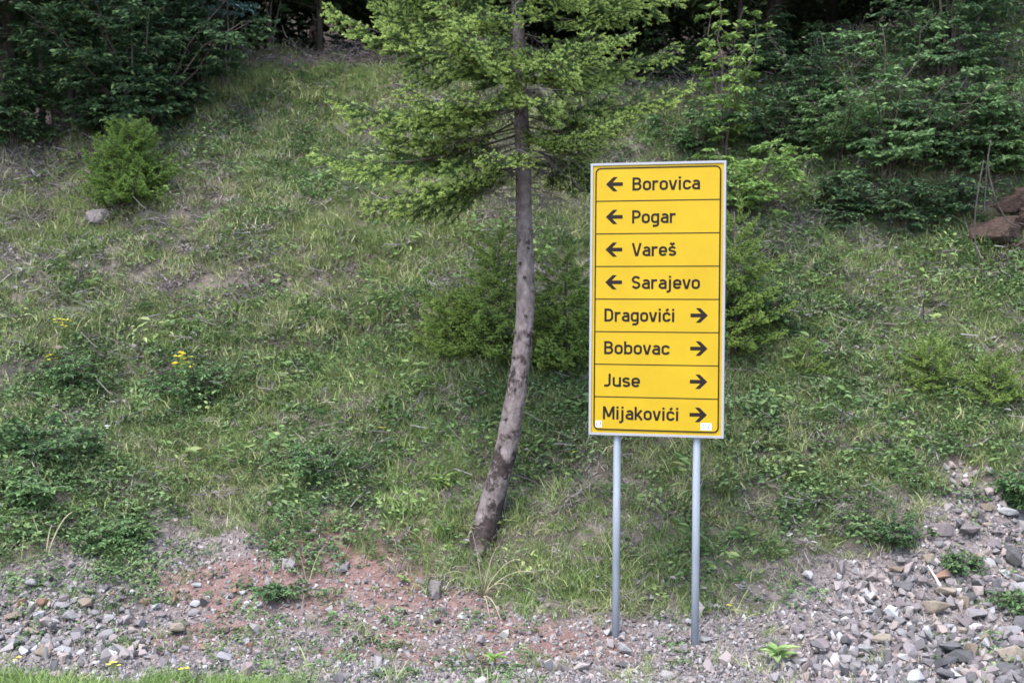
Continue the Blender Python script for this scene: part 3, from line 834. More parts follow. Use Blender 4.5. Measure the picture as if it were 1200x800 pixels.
sh("low dark shrub drooping over the cut, leftmost under the tangled shrub", 985, 262, 'leaf_dark', .5, .7, 28, .0, nst=9, leaf=.05, dens=.9, flat=.2, start=.05)  # this and the next two: dark foliage added to deepen the cut's shade
sh("low dark shrub drooping over the cut, middle one under the tangled shrub", 1050, 268, 'leaf_dark', .5, .75, 29, .0, nst=9, leaf=.05, dens=.9, flat=.2, start=.05)
sh("low dark shrub drooping over the cut just left of the red rock", 1115, 262, 'leaf_dark', .5, .7, 30, .0, nst=9, leaf=.05, dens=.9, flat=.2, start=.05)
# leaning sapling with pale leaves over the sign
shrub("sapling", "slender pale leaved sapling rising behind the sign top", "sapling", ray(848, 195), 'leaf_lime', None, seed=31, H=1.9, R=.62, nst=5, leaf=.075, wd=.5, spread=.42, start=.15, dens=.95, flat=.25)
shrub("leafy_bush", "yellow green leafy bush just right of the sign's upper half", "bush", ray(876, 262), 'leaf_lime', None, seed=32, H=.95, R=1.0, nst=8, leaf=.06, spread=.8, dens=.85, flat=.4)
shrub("leafy_bush", "grey green leafy bush behind the sign's top right corner", "bush", ray(815, 190), 'leaf_mid', None, seed=33, H=.7, R=.7, nst=7, leaf=.05, dens=.9)
shrub("leafy_bush", "soft green bush hugging the sign's right side at mid height", "bush", ray(885, 395), 'leaf_mid', None, seed=34, H=.75, R=.55, nst=8, leaf=.035, dens=1.1)

# weeds one can point out
WG = "leafy weeds on the bank"
def weed(label, px, py, mat, H, R, seed, leaf=.04, nst=9, dens=.8, **kw):
    return shrub("weed", label, "plant", ray(px, py), mat, WG, seed=seed, H=H, R=R, nst=nst, leaf=leaf, dens=dens, start=.1, spread=.8, **kw)
weed("dark leafy weed mass with yellow blossom on its upper left", 232, 474, 'leaf_mid', .4, .5, 41, .045, 12, .6)
weed("dark leafy weed clump near the left edge above the gravel", 40, 545, 'leaf_mid', .4, .6, 42, .05, 12, .6)
weed("dark weed clump at the left edge below the yellow flower spike", 85, 462, 'leaf_mid', .35, .45, 43, .045, 10, .6)
weed("low weed clump left of the leaning trunk's foot, dark and matted", 375, 560, 'leaf_mid', .28, .45, 44, .04, 11, .6)
weed("weed clump at the left end of the gravel, nearest the bare curved stem", 25, 595, 'leaf_mid', .35, .5, 45, .045, 11, .6)
weed("green weed clump hanging over the gravel at lower left", 140, 640, 'leaf_mid', .2, .4, 46, .04, 9, .6)
weed("green weed clump over the red soil left of centre", 320, 700, 'leaf_mid', .12, .34, 47, .035, 8, .55)
weed("bright weed clump at the right edge above the rubble", 1200, 598, 'leaf_mid', .3, .3, 48, .045, 11)
weed("green weed tuft at the head of the rubble right of the sign", 1048, 640, 'leaf_mid', .24, .32, 49, .035, 10, .6)
weed("low green weeds among the stones at lower right", 1125, 668, 'leaf_mid', .12, .28, 50, .035, 8, .5)
weed("weed clump beside the big stones at the right edge", 1195, 722, 'leaf_mid', .2, .25, 51, .04, 8, .55)

def rosette(name, label, px, py, mat, n, ln, wd, rise, seed, cat="plant"):
    r = np.random.RandomState(seed); p = ray(px, py)
    o = empty(name, p); tag(o, label, cat)
    st = MB(); st.tube([(0, 0, -.05), (0, .01, rise)], .005, 5); st.obj("stem", M['twig'], o)
    lf = MB(); az = np.arange(n) * 2.399 + r.uniform(-.3, .3, n)
    el = r.uniform(-.1, .7, n)
    D = np.stack([np.cos(az) * np.cos(el), np.sin(az) * np.cos(el), np.sin(el)], 1)
    Pp = np.stack([np.zeros(n), np.zeros(n), rise * r.uniform(.5, 1.0, n)], 1)
    leaves_at(lf, Pp, D, np.array([0, 0, 1.0]) + r.normal(0, .2, (n, 3)), ln, wd, r)
    lf.obj("leaf", M[mat], o)
    return o
rosette("weed", "bright lime green star leaved weed left of the trunk's foot", 520, 578, 'leaf_lime', 12, .14, .3, .12, 61)
rosette("weed", "pale green broad leaved weed on the gravel right of the right post", 912, 782, 'leaf_light', 18, .14, .42, .12, 62)
rosette("seedling", "yellow green seedling standing on red soil at the bottom", 580, 784, 'leaf_lime', 10, .09, .4, .08, 63)
rosette("seedling", "yellow green seedling on the gravel left of the trunk's foot", 474, 686, 'leaf_lime', 8, .07, .45, .06, 64)
rosette("weed", "lime green leafy weed on the grassy slope left of the trunk", 445, 490, 'leaf_lime', 12, .12, .45, .1, 65)
rosette("weed", "lime weed on bare ground high left of the sign, topmost", 440, 452, 'leaf_lime', 12, .11, .45, .12, 66)
rosette("weed", "yellow green weed tuft above the rubble near the right edge", 1078, 525, 'leaf_lime', 26, .17, .13, .06, 67)
rosette("weed", "spiky green weed tuft left of the yellow green one above the rubble", 1045, 560, 'leaf_light', 26, .15, .12, .06, 68)
rosette("weed", "pale star leaved weed low on the slope right of the right post", 966, 628, 'leaf_lime', 8, .08, .35, .08, 69)
rosette("weed", "broad leaved weed at the left under the yellow flower spike", 70, 462, 'leaf_light', 9, .13, .55, .12, 70)

# flowers
def flower(label, px, py, h, heads, mat, seed, sp=.05, sz=.022):
    r = np.random.RandomState(seed); p = ray(px, py)
    o = empty("wild_flower", p); tag(o, label, "flower", "wild flowers on the bank")
    st, pe = MB(), MB()
    for k in range(heads):
        q = np.array([r.normal(0, sp), r.normal(0, sp) - .03, h * r.uniform(.75, 1.1)])
        st.tube([(0, 0, -.03), q * [.6, .6, .6], q], [.003, .0025, .002], 4)
        az = np.arange(7) / 7 * 2 * np.pi
        D = np.stack([np.cos(az), np.sin(az) - .3, np.full(7, .45)], 1)
        leaves_at(pe, np.tile(q, (7, 1)), D, np.tile([0, 0, 1.0], (7, 1)), sz, .7, r)
    st.obj("stem", M['lush'], o); pe.obj("blossom", M[mat], o)
flower("branching yellow blossom on the dark weed mass, largest on the slope", 213, 470, .42, 22, 'petal', 1, .06, .03)
flower("narrow yellow flower spike at the left beside the pale stone", 74, 412, .3, 12, 'petal', 2, .03, .025)
flower("yellow flower just below the spike at the left", 60, 440, .18, 6, 'petal', 3, .03, .025)
flower("white and yellow flower low on the left slope", 127, 515, .1, 3, 'petal_white', 4, .03)
flower("single yellow flower at the left edge above the gravel", 40, 578, .12, 2, 'petal', 5, .02)
flower("yellow flower on the slope between the trunk and the left post", 669, 546, .1, 3, 'petal', 6, .03)
flower("yellow flower on the grass left of the trunk's middle", 446, 518, .1, 2, 'petal', 7, .02)
flower("yellow flowers in the grass strip at the bottom, middle of the strip", 132, 793, .1, 4, 'petal', 8, .05)
flower("yellow flower in the grass strip at the bottom left corner", 18, 786, .08, 2, 'petal', 9, .02)
flower("yellow flower at the right end of the bottom grass strip", 212, 797, .08, 3, 'petal', 10, .03)
flower("yellow flower on the gravel right of the right post", 851, 719, .06, 2, 'petal', 11, .02)
flower("white flower above the dark weed mass at left", 288, 432, .12, 2, 'petal_white', 12, .02, .03)

# ------------------------------------------------------------------ sticks and vines
def stick(name, label, pts, rad_, mat, lift=.05, cat="stick", extra=()):
    w = [ray(a, b) + Vector((0, -.03, lift)) for a, b in pts]
    base = w[0]
    o = empty(name, base); tag(o, label, cat)
    def dens(ws):
        t = np.linspace(0, len(ws) - 1, len(ws) * 5)
        a = np.stack([np.interp(t, range(len(ws)), [q[k] - base[k] for q in ws]) for k in range(3)], 1)
        for _ in range(4): a[1:-1] = (a[:-2] + 2 * a[1:-1] + a[2:]) / 4
        return a
    a = dens(w); mb = MB(); mb.tube(a, np.linspace(rad_, rad_ * .5, len(a)), 6); mb.obj("stem", M[mat], o, True)
    for e in extra:
        a = dens([ray(p, q) + Vector((0, -.03, lift)) for p, q in e]); mb = MB(); mb.tube(a, np.linspace(rad_ * .7, rad_ * .3, len(a)), 5); mb.obj("twig", M[mat], o, True)
stick("dead_stick", "long pale curved stick lying on the bank right of the sign", [(940, 350), (958, 368), (985, 384), (1020, 388), (1060, 391)], .011, 'dead', .08, extra=([(1060, 391), (1085, 376), (1108, 362), (1119, 338)], [(1075, 382), (1080, 365), (1083, 345)]))
stick("dead_stick", "thin dark stick leaning on the grass left of the trunk", [(425, 556), (438, 530), (452, 508)], .009, 'dead', .08)
stick("dead_stick", "white weathered stick propped among the stones at lower right", [(1102, 700), (1096, 688), (1087, 676)], .014, 'pale_stick', .08)
def free_stems(name, label, base_px, tips, mat, rad_=.005, cat="dry plant"):
    b = ray(*base_px); o = empty(name, b); tag(o, label, cat)
    for k, (tx, ty, dd) in enumerate(tips):
        tip = at(tx, ty, b.y + dd) - b
        t = np.linspace(0, 1, 8)[:, None]
        mid_ = np.array([0, 0, max(.1, tip.length * .35)])
        a = np.array(tip) * t + mid_ * (t * (1 - t)) * 2
        mb = MB(); mb.tube(a, np.linspace(rad_, rad_ * .4, 8), 5); mb.obj("stem", M[mat], o, True)
free_stems("dry_stems", "spray of dry bare stems below the leaning trunk's foot", (566, 700), [(548, 612, -.2), (524, 672, -.3), (585, 640, -.2), (610, 655, -.1), (527, 705, -.4), (600, 690, -.3), (575, 735, -.35), (591, 740, -.4), (630, 672, -.1)], 'dry_stem')
free_stems("dry_stems", "single pale bent stem over the gravel at the left", (52, 660), [(84, 600, .1), (60, 615, 0)], 'dry_stem', .008)
free_stems("dry_stems", "dry reddish twigs on the gravel left of the red soil", (360, 690), [(345, 640, -.1), (380, 640, 0), (352, 720, -.3), (330, 660, -.1)], 'dry_stem', .004)
free_stems("dry_stems", "dry twig pair on the left slope above the weeds", (48, 600), [(42, 540, -.1), (70, 572, 0), (30, 560, 0)], 'dead', .006)
free_stems("dry_stems", "dry stems on the slope left of the trunk, below the lime weeds", (378, 580), [(372, 520, 0), (390, 530, .1), (368, 545, -.1), (410, 520, 0)], 'dead', .004)
def vine(label, pts, d, rad_=.0075):
    w = [at(a, b, d) for a, b in pts]; base = w[-1]
    o = empty("hanging_vine", base); tag(o, label, "vine", "vines hanging over the red rock")
    t = np.linspace(0, len(w) - 1, 30)
    a = np.stack([np.interp(t, range(len(w)), [q[k] - base[k] for q in w]) for k in range(3)], 1)
    for _ in range(3): a[1:-1] = (a[:-2] + 2 * a[1:-1] + a[2:]) / 4
    mb = MB(); mb.tube(a, rad_, 6); mb.obj("stem", M['bark_forest'], o, True)
vd = ray(1170, 315).y - .35
vine("left hanging vine in front of the red rock at the right", [(1152, 188), (1147, 215), (1142, 250), (1142, 285), (1150, 320)], vd)
vine("right hanging vine bent across the red rock at the right", [(1157, 182), (1158, 205), (1168, 240), (1182, 262), (1196, 266)], vd)
vine("thin short vine between the two longer ones by the red rock", [(1160, 165), (1156, 190), (1154, 225), (1153, 250)], vd + .1, .006)

# ------------------------------------------------------------------ stones
def hull_stone(seed, n=16, flat=.8, round_=0.0, chop=True):
    r = np.random.RandomState(seed)
    v = r.normal(size=(n, 3)); v /= np.linalg.norm(v, axis=1)[:, None]
    v *= r.uniform(.78, 1.05, n)[:, None]
    v *= np.array([1, r.uniform(.6, .9), flat * r.uniform(.7, 1.15)])
    if chop: v[:, 2] = np.clip(v[:, 2], -.5 * flat, .55 * flat); 
    bm = bmesh.new()
    vs = [bm.verts.new(p) for p in v]
    res = bmesh.ops.convex_hull(bm, input=vs)
    bmesh.ops.delete(bm, geom=[x for x in bm.verts if not x.link_faces], context='VERTS')
    if round_:
        bmesh.ops.bevel(bm, geom=bm.edges[:], offset=round_, segments=1, affect='EDGES', profile=.5)
    bmesh.ops.recalc_face_normals(bm, faces=bm.faces[:])
    me = bpy.data.meshes.new("stone"); bm.to_mesh(me); bm.free()
    return me
stone_shapes = [hull_stone(s, 13 + s % 6, (.7, .85, 1.0, .6)[s % 4], .05 if s % 3 == 0 else 0.03) for s in range(12)]
stone_mesh = {}
def stone(label, px, py, w_px, col, group=None, shape=None, tall=None, sink=.12, rz=None, tilt=.35, loc=None):
    p = loc if loc is not None else ray(px, py)
    s = w_px / F_PX * p.y / 2 * 1.12
    k = shape if shape is not None else rng.randint(12)
    key = (k, col)
    if key not in stone_mesh:
        me = stone_shapes[k].copy(); me.name = "stone"; me.materials.append(M['stone_' + col]); stone_mesh[key] = me
    o = link("stone" if w_px < 30 else "boulder", stone_mesh[key])
    o.scale = (s, s, s * (tall or rng.uniform(.8, 1.15)))
    o.rotation_euler = (rng.uniform(-tilt, tilt), rng.uniform(-tilt, tilt), rng.uniform(0, 6.28) if rz is None else rz)
    o.location = p + Vector((0, 0, s * (.55 - sink) * (tall or 1)))
    tag(o, label, "stone", group)
    return p, s
taken = []
SP = [("big tan block of stone in the rubble at lower right", 1102, 722, 38, 'tan', 0, 1.1), ("upright tan stone right of the big tan block", 1131, 716, 18, 'tan', 2, 1.6),
      ("rounded dark grey stone above left of the big tan block", 1060, 694, 28, 'dark', 3, 1.1), ("upright mauve stone at the upper left of the rubble", 988, 674, 20, 'mauve', 2, 1.5),
      ("pale rounded stone beside the upright mauve one", 1008, 677, 15, 'pale', 0, 1), ("pale tan stone under the weed tuft at the rubble's head", 1089, 661, 19, 'tan', 1, 1.3),
      ("pale slanting slab low in the rubble", 1014, 769, 30, 'pale', 3, 1.1), ("brown pointed slab right of the pale slanting slab", 1035, 757, 28, 'tan', 7, 1.2),
      ("long dark slab at the right of the lower rubble", 1116, 767, 38, 'dark', 3, .9), ("tan wedge stone right of the long dark slab", 1140, 770, 22, 'tan', 2, 1.3),
      ("brown slab at the right edge of the rubble bottom", 1186, 778, 36, 'tan', 1, 1.2), ("flat pale slab at the bottom right corner", 1150, 796, 34, 'tan', 3, .7),
      ("dark flat boulder at the top of the rubble, right", 1137, 632, 36, 'mauve', 3, 1.1), ("grey boulder left of the dark flat boulder at the top", 1106, 628, 26, 'mauve', 1, 1.2),
      ("grey square stone below the two boulders at the rubble's top", 1104, 645, 18, 'grey', 0, 1.1), ("dark boulder at the right edge high in the rubble", 1190, 662, 30, 'dark', 2, 1.2),
      ("rust stone above the big tan block", 1104, 682, 24, 'rust', 3, 1.1), ("dark grey slab at the right edge beside weeds", 1166, 700, 26, 'dark', 7, 1),
      ("round grey stone near the right edge below the slab", 1172, 713, 16, 'grey', 0, 1.1), ("long grey slab below the upright tan stone", 1146, 725, 32, 'grey', 3, .8),
      ("bluish white round stone in the middle of the lower rubble", 1113, 740, 15, 'pale', 6, 1), ("blue white stone left of the long dark slab", 1046, 741, 12, 'pale', 0, 1),
      ("grey slab lying on the gravel right of the pale weed", 936, 742, 22, 'mauve', 3, 1), ("tan stone beside the pale weed at the bottom", 930, 772, 28, 'tan', 1, 1.1),
      ("grey stone low in the gravel under the rubble's left end", 991, 769, 18, 'grey', 2, 1.2), ("pale pinkish stone in front of the left post", 735, 768, 26, 'pale', 0, 1),
      ("small pale stone against the left post's foot", 712, 746, 11, 'pale', 6, 1.3), ("white stone at the right post's foot", 828, 753, 17, 'pale', 3, .9),
      ("small white stone between the two posts", 788, 738, 10, 'pale', 0, 1), ("small white pebble just right of the left post", 743, 752, 9, 'pale', 6, 1),
      ("mauve stone between the posts at the bottom", 770, 781, 15, 'mauve', 2, 1), ("tan flat stone between the posts, right of the mauve one", 787, 779, 16, 'tan', 3, .9),
      ("bluish stone right of the right post's foot", 823, 776, 14, 'grey', 1, 1.1), ("pale stone left of the left post on red soil", 650, 724, 14, 'pale', 7, 1),
      ("brown stone in the heap at the far left", 50, 712, 18, 'rust', 0, 1.3), ("brown stone left of the other brown one in the far left heap", 24, 712, 17, 'rust', 2, 1),
      ("flat brown slab low in the far left heap", 14, 727, 24, 'tan', 3, .9), ("pale stone under the brown stones at far left", 46, 726, 16, 'pale', 1, 1),
      ("orange stone on the gravel left of centre", 168, 712, 18, 'rust', 0, 1.1), ("white stone beside the orange stone", 182, 716, 13, 'pale', 6, 1),
      ("tan wedge slab on the gravel left of the red soil", 207, 744, 30, 'tan', 3, 1.2), ("large white stone near the grass strip", 70, 768, 24, 'pale', 0, .9),
      ("bluish white stone right of the large white one", 116, 766, 18, 'pale', 3, 1), ("grey stone among the reddish ones on the gravel", 188, 726, 15, 'mauve', 1, 1),
      ("grey angular slab below the trunk, half buried", 508, 702, 28, 'mauve', 2, 1.3), ("grey stone near the trunk's foot in the grass", 530, 660, 12, 'pale', 0, 1.1),
      ("grey boulder under the small bright spruce bush", 122, 268, 40, 'mauve', 0, 1.1), ("grey stone at the left edge high on the bank", 5, 276, 14, 'mauve', 0, 1.2),
      ("pale stone in the shade left of the grey boulder", 76, 238, 14, 'grey', 1, 1), ("long pale stone beside the yellow flower spike", 68, 412, 24, 'tan', 3, .7),
      ("pale stone high on the slope left of the spruce", 304, 190, 16, 'pale', 2, 1), ("grey stone high on the slope right of the pale one", 322, 186, 12, 'grey', 0, 1),
      ("pale stone at the bottom left of the red soil", 262, 776, 20, 'pale', 1, 1.1), ("rust stone on red soil left of centre", 205, 708, 15, 'rust', 2, 1),
      ("dark stone lower end of the rubble, left", 965, 798, 26, 'dark', 0, 1.2), ("pale stone on the slope right of the trunk", 672, 692, 12, 'pale', 2, 1.3)]
for (lb, px, py, w, col, shp, tl) in SP:
    p, s = stone(lb, px, py, w, col, None, shp, tl, tilt=.2)
    taken.append((p.x, p.y, s))
def scatter_stones(n, x0, x1, y0, y1, ok, wlo, whi, cols, label, group, powr=2.2):
    done = tries = 0
    while done < n and tries < n * 40:
        tries += 1
        px, py = rng.uniform(x0, x1), rng.uniform(y0, y1)
        if not ok(px, py): continue
        w = wlo + (whi - wlo) * rng.rand() ** powr
        p = ray(px, py); s = w / F_PX * p.y / 2
        if any((p.x - a) ** 2 + (p.y - b) ** 2 < (.8 * (s + c)) ** 2 for a, b, c in taken): continue
        taken.append((p.x, p.y, s))
        col = cols[rng.randint(len(cols))]
        size = 'tiny' if w < 12 else 'small' if w < 16 else 'middling' if w < 22 else 'large'
        tone = {'grey': 'grey', 'pale': 'pale', 'mauve': 'mauve grey', 'tan': 'tan', 'dark': 'dark grey', 'rust': 'rust brown'}[col]
        fx, fy = (px - x0) / (x1 - x0), (py - y0) / (y1 - y0)
        place = ('top' if fy < .4 else 'middle' if fy < .72 else 'bottom') + ' ' + ('left' if fx < .33 else 'centre' if fx < .67 else 'right')
        stone("%s %s %s, %s part" % (size, tone, label, place), px, py, w, col, group, loc=p); done += 1
scatter_stones(135, 950, 1205, 600, 805, lambda x, y: y > 795 - (x - 940) * .95 + rng.normal(0, 20) and y > 590 + max(0, 1120 - x) * .6, 13, 42,
               ['grey', 'mauve', 'grey', 'pale', 'tan', 'dark', 'dark', 'mauve'], "stone loose in the rubble spill at lower right", "loose stones in the right rubble")
scatter_stones(50, -5, 130, 690, 775, lambda x, y: True, 11, 26, ['grey', 'pale', 'mauve', 'grey', 'tan'], "stone loose in the heap at lower left", "loose stones in the left heap")
scatter_stones(34, 120, 300, 690, 780, lambda x, y: True, 9, 18, ['grey', 'pale', 'mauve', 'rust', 'tan'], "stone loose on gravel left of the red soil", "loose stones left of the red soil")
scatter_stones(34, 620, 960, 700, 800, lambda x, y: True, 9, 15, ['grey', 'pale', 'mauve', 'tan'], "stone loose on gravel about the sign posts", "loose stones about the posts")
def rough_block(seed):
    me = hull_stone(seed, 14, 1.0, .03)
    bm = bmesh.new(); bm.from_mesh(me)
    bmesh.ops.triangulate(bm, faces=bm.faces[:])
    bmesh.ops.subdivide_edges(bm, edges=bm.edges[:], cuts=3, use_grid_fill=True)
    for v in bm.verts:
        c = v.co
        n = fbm(c.x * 2.2 + seed, c.y * 2.2 + c.z * 5.0, seed, 4) - .5
        lay = (math.floor(c.z * 4 + n) % 2) * .05
        v.co = c * float(1 + n * .5 - lay)
    bm.to_mesh(me); bm.free()
    me.polygons.foreach_set("use_smooth", np.zeros(len(me.polygons), bool))
    return me
# red layered rock at the right edge: a stack of separate blocks
ob = ray(1176, 312)
rock = empty("rock_outcrop", ob); tag(rock, "layered red brown rock jutting from the bank at the right edge", "rock")
r = np.random.RandomState(5)
for (px, py, wpx, hpx, dy) in ((1168, 270, 56, 34, 0), (1200, 292, 60, 30, .05), (1160, 304, 40, 24, -.02), (1186, 240, 44, 22, .25), (1215, 262, 50, 40, .15), (1190, 318, 60, 22, -.1), (1210, 232, 50, 26, .3), (1150, 292, 24, 16, .08)):
    c = at(px, py, ob.y + .14 + dy) - ob; s = wpx / F_PX * ob.y / 2; h = hpx / F_PX * ob.y / 2
    me = rough_block(int(px)); me.name = "rock_block"; me.materials.append(M['outcrop'])
    o = link("rock_block", me, rock); o.location = c; o.scale = (s * 1.3, s * 1.1, h * 1.75); o.rotation_euler = (r.uniform(-.1, .1), r.uniform(-.12, .12), r.uniform(-.3, .3))

# ------------------------------------------------------------------ woodland over the bank
def crown_mesh(seed, rx, rz, n, leaf=.16):
    r = np.random.RandomState(seed); mb = MB()
    nc = 90
    c = r.normal(size=(nc, 3)); c /= np.linalg.norm(c, axis=1)[:, None]; c *= (r.rand(nc) ** .45)[:, None] * [rx, rx, rz]
    k = r.randint(nc, size=n)
    Pp = c[k] + r.normal(0, .42, (n, 3)) * [1, 1, .45]
    D = r.normal(0, 1, (n, 3)) * [1, 1, .5]
    leaves_at(mb, Pp, D, np.array([0, 0, 1.0]) + r.normal(0, .5, (n, 3)), leaf, .6, r)
    # inner limbs
    return mb
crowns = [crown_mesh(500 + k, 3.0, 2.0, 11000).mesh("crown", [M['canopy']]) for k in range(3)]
tr_meshes = []
for k in range(4):
    r = np.random.RandomState(700 + k); mb = MB(); t = np.linspace(0, 1, 9)[:, None]
    a = np.array([0, 0, 1.0]) * t * 6.5 + np.cumsum(r.normal(0, .07, (9, 3)) * [1, 1, 0], axis=0); a[0, 2] = -.4
    mb.tube(a, np.linspace(.13, .05, 9), 9)
    for b in range(7):
        q = r.randint(2, 8); az = r.uniform(0, 6.28)
        mb.tube(curve(a[q], np.array([math.cos(az), math.sin(az), .6]), r.uniform(.8, 2.0), .0, .15, 5), np.linspace(.035, .012, 5), 5)
    tr_meshes.append(mb.mesh("trunk", [M['bark_forest']], True))
thin = []
for k in range(3):
    r = np.random.RandomState(800 + k); mb = MB(); t = np.linspace(0, 1, 9)[:, None]
    a = np.array([r.uniform(-.1, .1), 0, 1.0]) * t * 5 + np.cumsum(r.normal(0, .06, (9, 3)) * [1, 1, 0], axis=0); a[0, 2] = -.3
    mb.tube(a, np.linspace(.045, .02, 9), 7)
    for b in range(9):
        q = r.randint(0, 8); az = r.uniform(0, 6.28)
        mb.tube(curve(a[q], np.array([math.cos(az), math.sin(az), r.uniform(-.1, .7)]), r.uniform(.5, 1.3), .0, -.1, 5), np.linspace(.012, .004, 5), 4, cap=False)
    thin.append(mb.mesh("trunk", [M['bark_forest']], True))
FG = "woodland trees over the bank"
r = np.random.RandomState(9)
FT = [(-12.0, 20.2, -1.6), (-9.2, 20.0, -1.9), (-6.6, 20.0, -1.5), (-4.2, 20.6, -.9), (-1.6, 20.5, -.6), (1.2, 20.5, -1.5), (3.6, 20.0, -2.4), (6.0, 19.4, -3.0), (8.6, 19.4, -3.2), (11.4, 19.8, -3.0),
      (-11, 24, 0), (-7.8, 23.5, 0), (-4.6, 23.7, 0), (-1.2, 24.0, 0), (2.2, 23.8, 0), (5.5, 23.6, 0), (9, 23.4, 0), (12.5, 24.0, 0), (-9, 27.5, 0), (-4, 27.7, 0), (1, 27.4, 0), (6, 27.6, 0), (11, 27.5, 0), (-14.2, 19.2, 0), (-16.8, 18.6, 0), (-14.6, 22.8, 0), (-18.5, 22, 0), (-14, 27, 0), (14.2, 20.4, 0), (16.8, 20.2, 0), (16, 24.5, 0)]
for k, (x, y, lean) in enumerate(FT):  # front crowns are pushed forward past their trunks to shade bank and hollow
    if k < 10: y = float(crest_y(x)) + 1.9
    z = float(height(x, y)); o = empty("woodland_tree", (x, y, z), 0)
    tag(o, "dark woodland tree with its crown shading the hollow behind the bank", "tree", FG)
    t_ = link("trunk", tr_meshes[k % 4], o); t_.rotation_euler = (math.atan2(-lean, 5.5), 0, 0)
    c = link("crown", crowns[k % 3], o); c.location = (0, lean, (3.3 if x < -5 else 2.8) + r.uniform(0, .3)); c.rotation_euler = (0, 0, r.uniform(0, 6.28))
TL = ["thin bare trunk at the top left corner, leftmost of the thin trunks", "thin bare trunk beside the leftmost one at the top left", "thin bare trunk left of the broad dark shrub", "thin trunk right of the sapling over the sign", "thin trunk behind the tangled shrub at upper right", "thin trunk near the top right corner",
      "thin trunk in the dark hollow left of the spruce"]
for k, (px, py) in enumerate(((8, 60), (42, 70), (95, 30), (862, 40), (1075, 60), (1150, 90), (372, 28))):
    x = (px - 600) / F_PX * 18.5; y = float(crest_y(x)) + (.5, 1.1, .8, .6, .9, .7, .6)[k]; x = (px - 600) / F_PX * y
    o = empty("thin_tree", (x, y, float(height(x, y))), k * 1.3); tag(o, TL[k], "tree", "thin trunks at the wood's edge"); link("trunk", thin[k % 3], o)

# ------------------------------------------------------------------ ground growth: instanced stuff
def tuft(seed, n, ln, wd, lean, spread=.05, seg=4, droop=.5):
    r = np.random.RandomState(seed); mb = MB()
    t = np.linspace(0, 1, seg)
    for k in range(n):
        az = r.uniform(0, 6.28); L_ = ln * r.uniform(.45, 1.1); le = lean * r.uniform(.3, 1.3)
        d = np.array([math.cos(az), math.sin(az), 0])
        b = np.array([r.normal(0, spread), r.normal(0, spread), -.02])
        c = b + d * (le * L_ * t ** 1.6)[:, None] + np.array([0, 0, 1.0]) * (L_ * (t - droop * le * t ** 2.2))[:, None]
        a2 = r.uniform(0, 3.14); w = np.array([math.cos(a2), math.sin(a2), 0]) * wd * r.uniform(.7, 1.3)
        prof = np.array([1, .85, .6, .12]) if seg == 4 else np.linspace(1, .1, seg)
        V = np.stack([c - w * prof[:, None] / 2, c + w * prof[:, None] / 2], 1).reshape(-1, 3)
        i = np.arange(seg - 1) * 2
        mb.add(V, None, np.stack([i, i + 1, i + 3, i + 2], 1), r.rand())
    return mb
def clump(seed, n, R, leaf, H, wd=.6):
    r = np.random.RandomState(seed); mb = MB()
    a = r.uniform(0, 6.28, n); q = np.sqrt(r.rand(n)) * R
    Pp = np.stack([np.cos(a) * q, np.sin(a) * q, H * (1 - (q / R) ** 2) * r.uniform(.2, 1, n) + .005], 1)
    a2 = a + r.normal(0, .9, n)
    D = np.stack([np.cos(a2), np.sin(a2), r.uniform(-.3, .5, n)], 1)
    leaves_at(mb, Pp, D, np.array([0, -.2, 1.0]) + r.normal(0, .4, (n, 3)), leaf, wd, r)
    return mb
def stuff(name, label, meshes, P, S, rot, mat):
    col = bpy.data.collections.new(name + "_kinds")
    for k, mb in enumerate(meshes):
        me = mb.mesh(name + "_kind", [mat]) if isinstance(mb, MB) else mb
        col.objects.link(bpy.data.objects.new(name + "_kind%d" % k, me))
    me = bpy.data.meshes.new(name); me.vertices.add(len(P)); me.vertices.foreach_set("co", np.asarray(P, np.float32).ravel())
    a = me.attributes.new("scl", 'FLOAT_VECTOR', 'POINT'); a.data.foreach_set("vector", np.asarray(S, np.float32).ravel())
    a = me.attributes.new("rot", 'FLOAT_VECTOR', 'POINT'); a.data.foreach_set("vector", np.asarray(rot, np.float32).ravel())
    a = me.attributes.new("idx", 'INT', 'POINT'); a.data.foreach_set("value", rng.randint(0, len(meshes), len(P)).astype(np.int32))
    o = link(name, me); o['kind'] = 'stuff'; o['label'] = label
    ng = bpy.data.node_groups.new(name + "_scatter", 'GeometryNodeTree')
    ng.interface.new_socket("Geometry", in_out='INPUT', socket_type='NodeSocketGeometry')
    ng.interface.new_socket("Geometry", in_out='OUTPUT', socket_type='NodeSocketGeometry')
    N, L = ng.nodes, ng.links
    gi, go = N.new("NodeGroupInput"), N.new("NodeGroupOutput")
    ci = N.new("GeometryNodeCollectionInfo"); ci.inputs[0].default_value = col; ci.inputs[1].default_value = True; ci.inputs[2].default_value = True
    ip = N.new("GeometryNodeInstanceOnPoints"); ip.inputs["Pick Instance"].default_value = True
    def na(nm, ty):
        n = N.new("GeometryNodeInputNamedAttribute"); n.data_type = ty; n.inputs[0].default_value = nm; return n.outputs[0]
    L.new(gi.outputs[0], ip.inputs["Points"]); L.new(ci.outputs[0], ip.inputs["Instance"])
    L.new(na("idx", 'INT'), ip.inputs["Instance Index"]); L.new(na("rot", 'FLOAT_VECTOR'), ip.inputs["Rotation"]); L.new(na("scl", 'FLOAT_VECTOR'), ip.inputs["Scale"])
    L.new(ip.outputs[0], go.inputs[0])
    md = o.modifiers.new("scatter", 'NODES'); md.node_group = ng
    return o

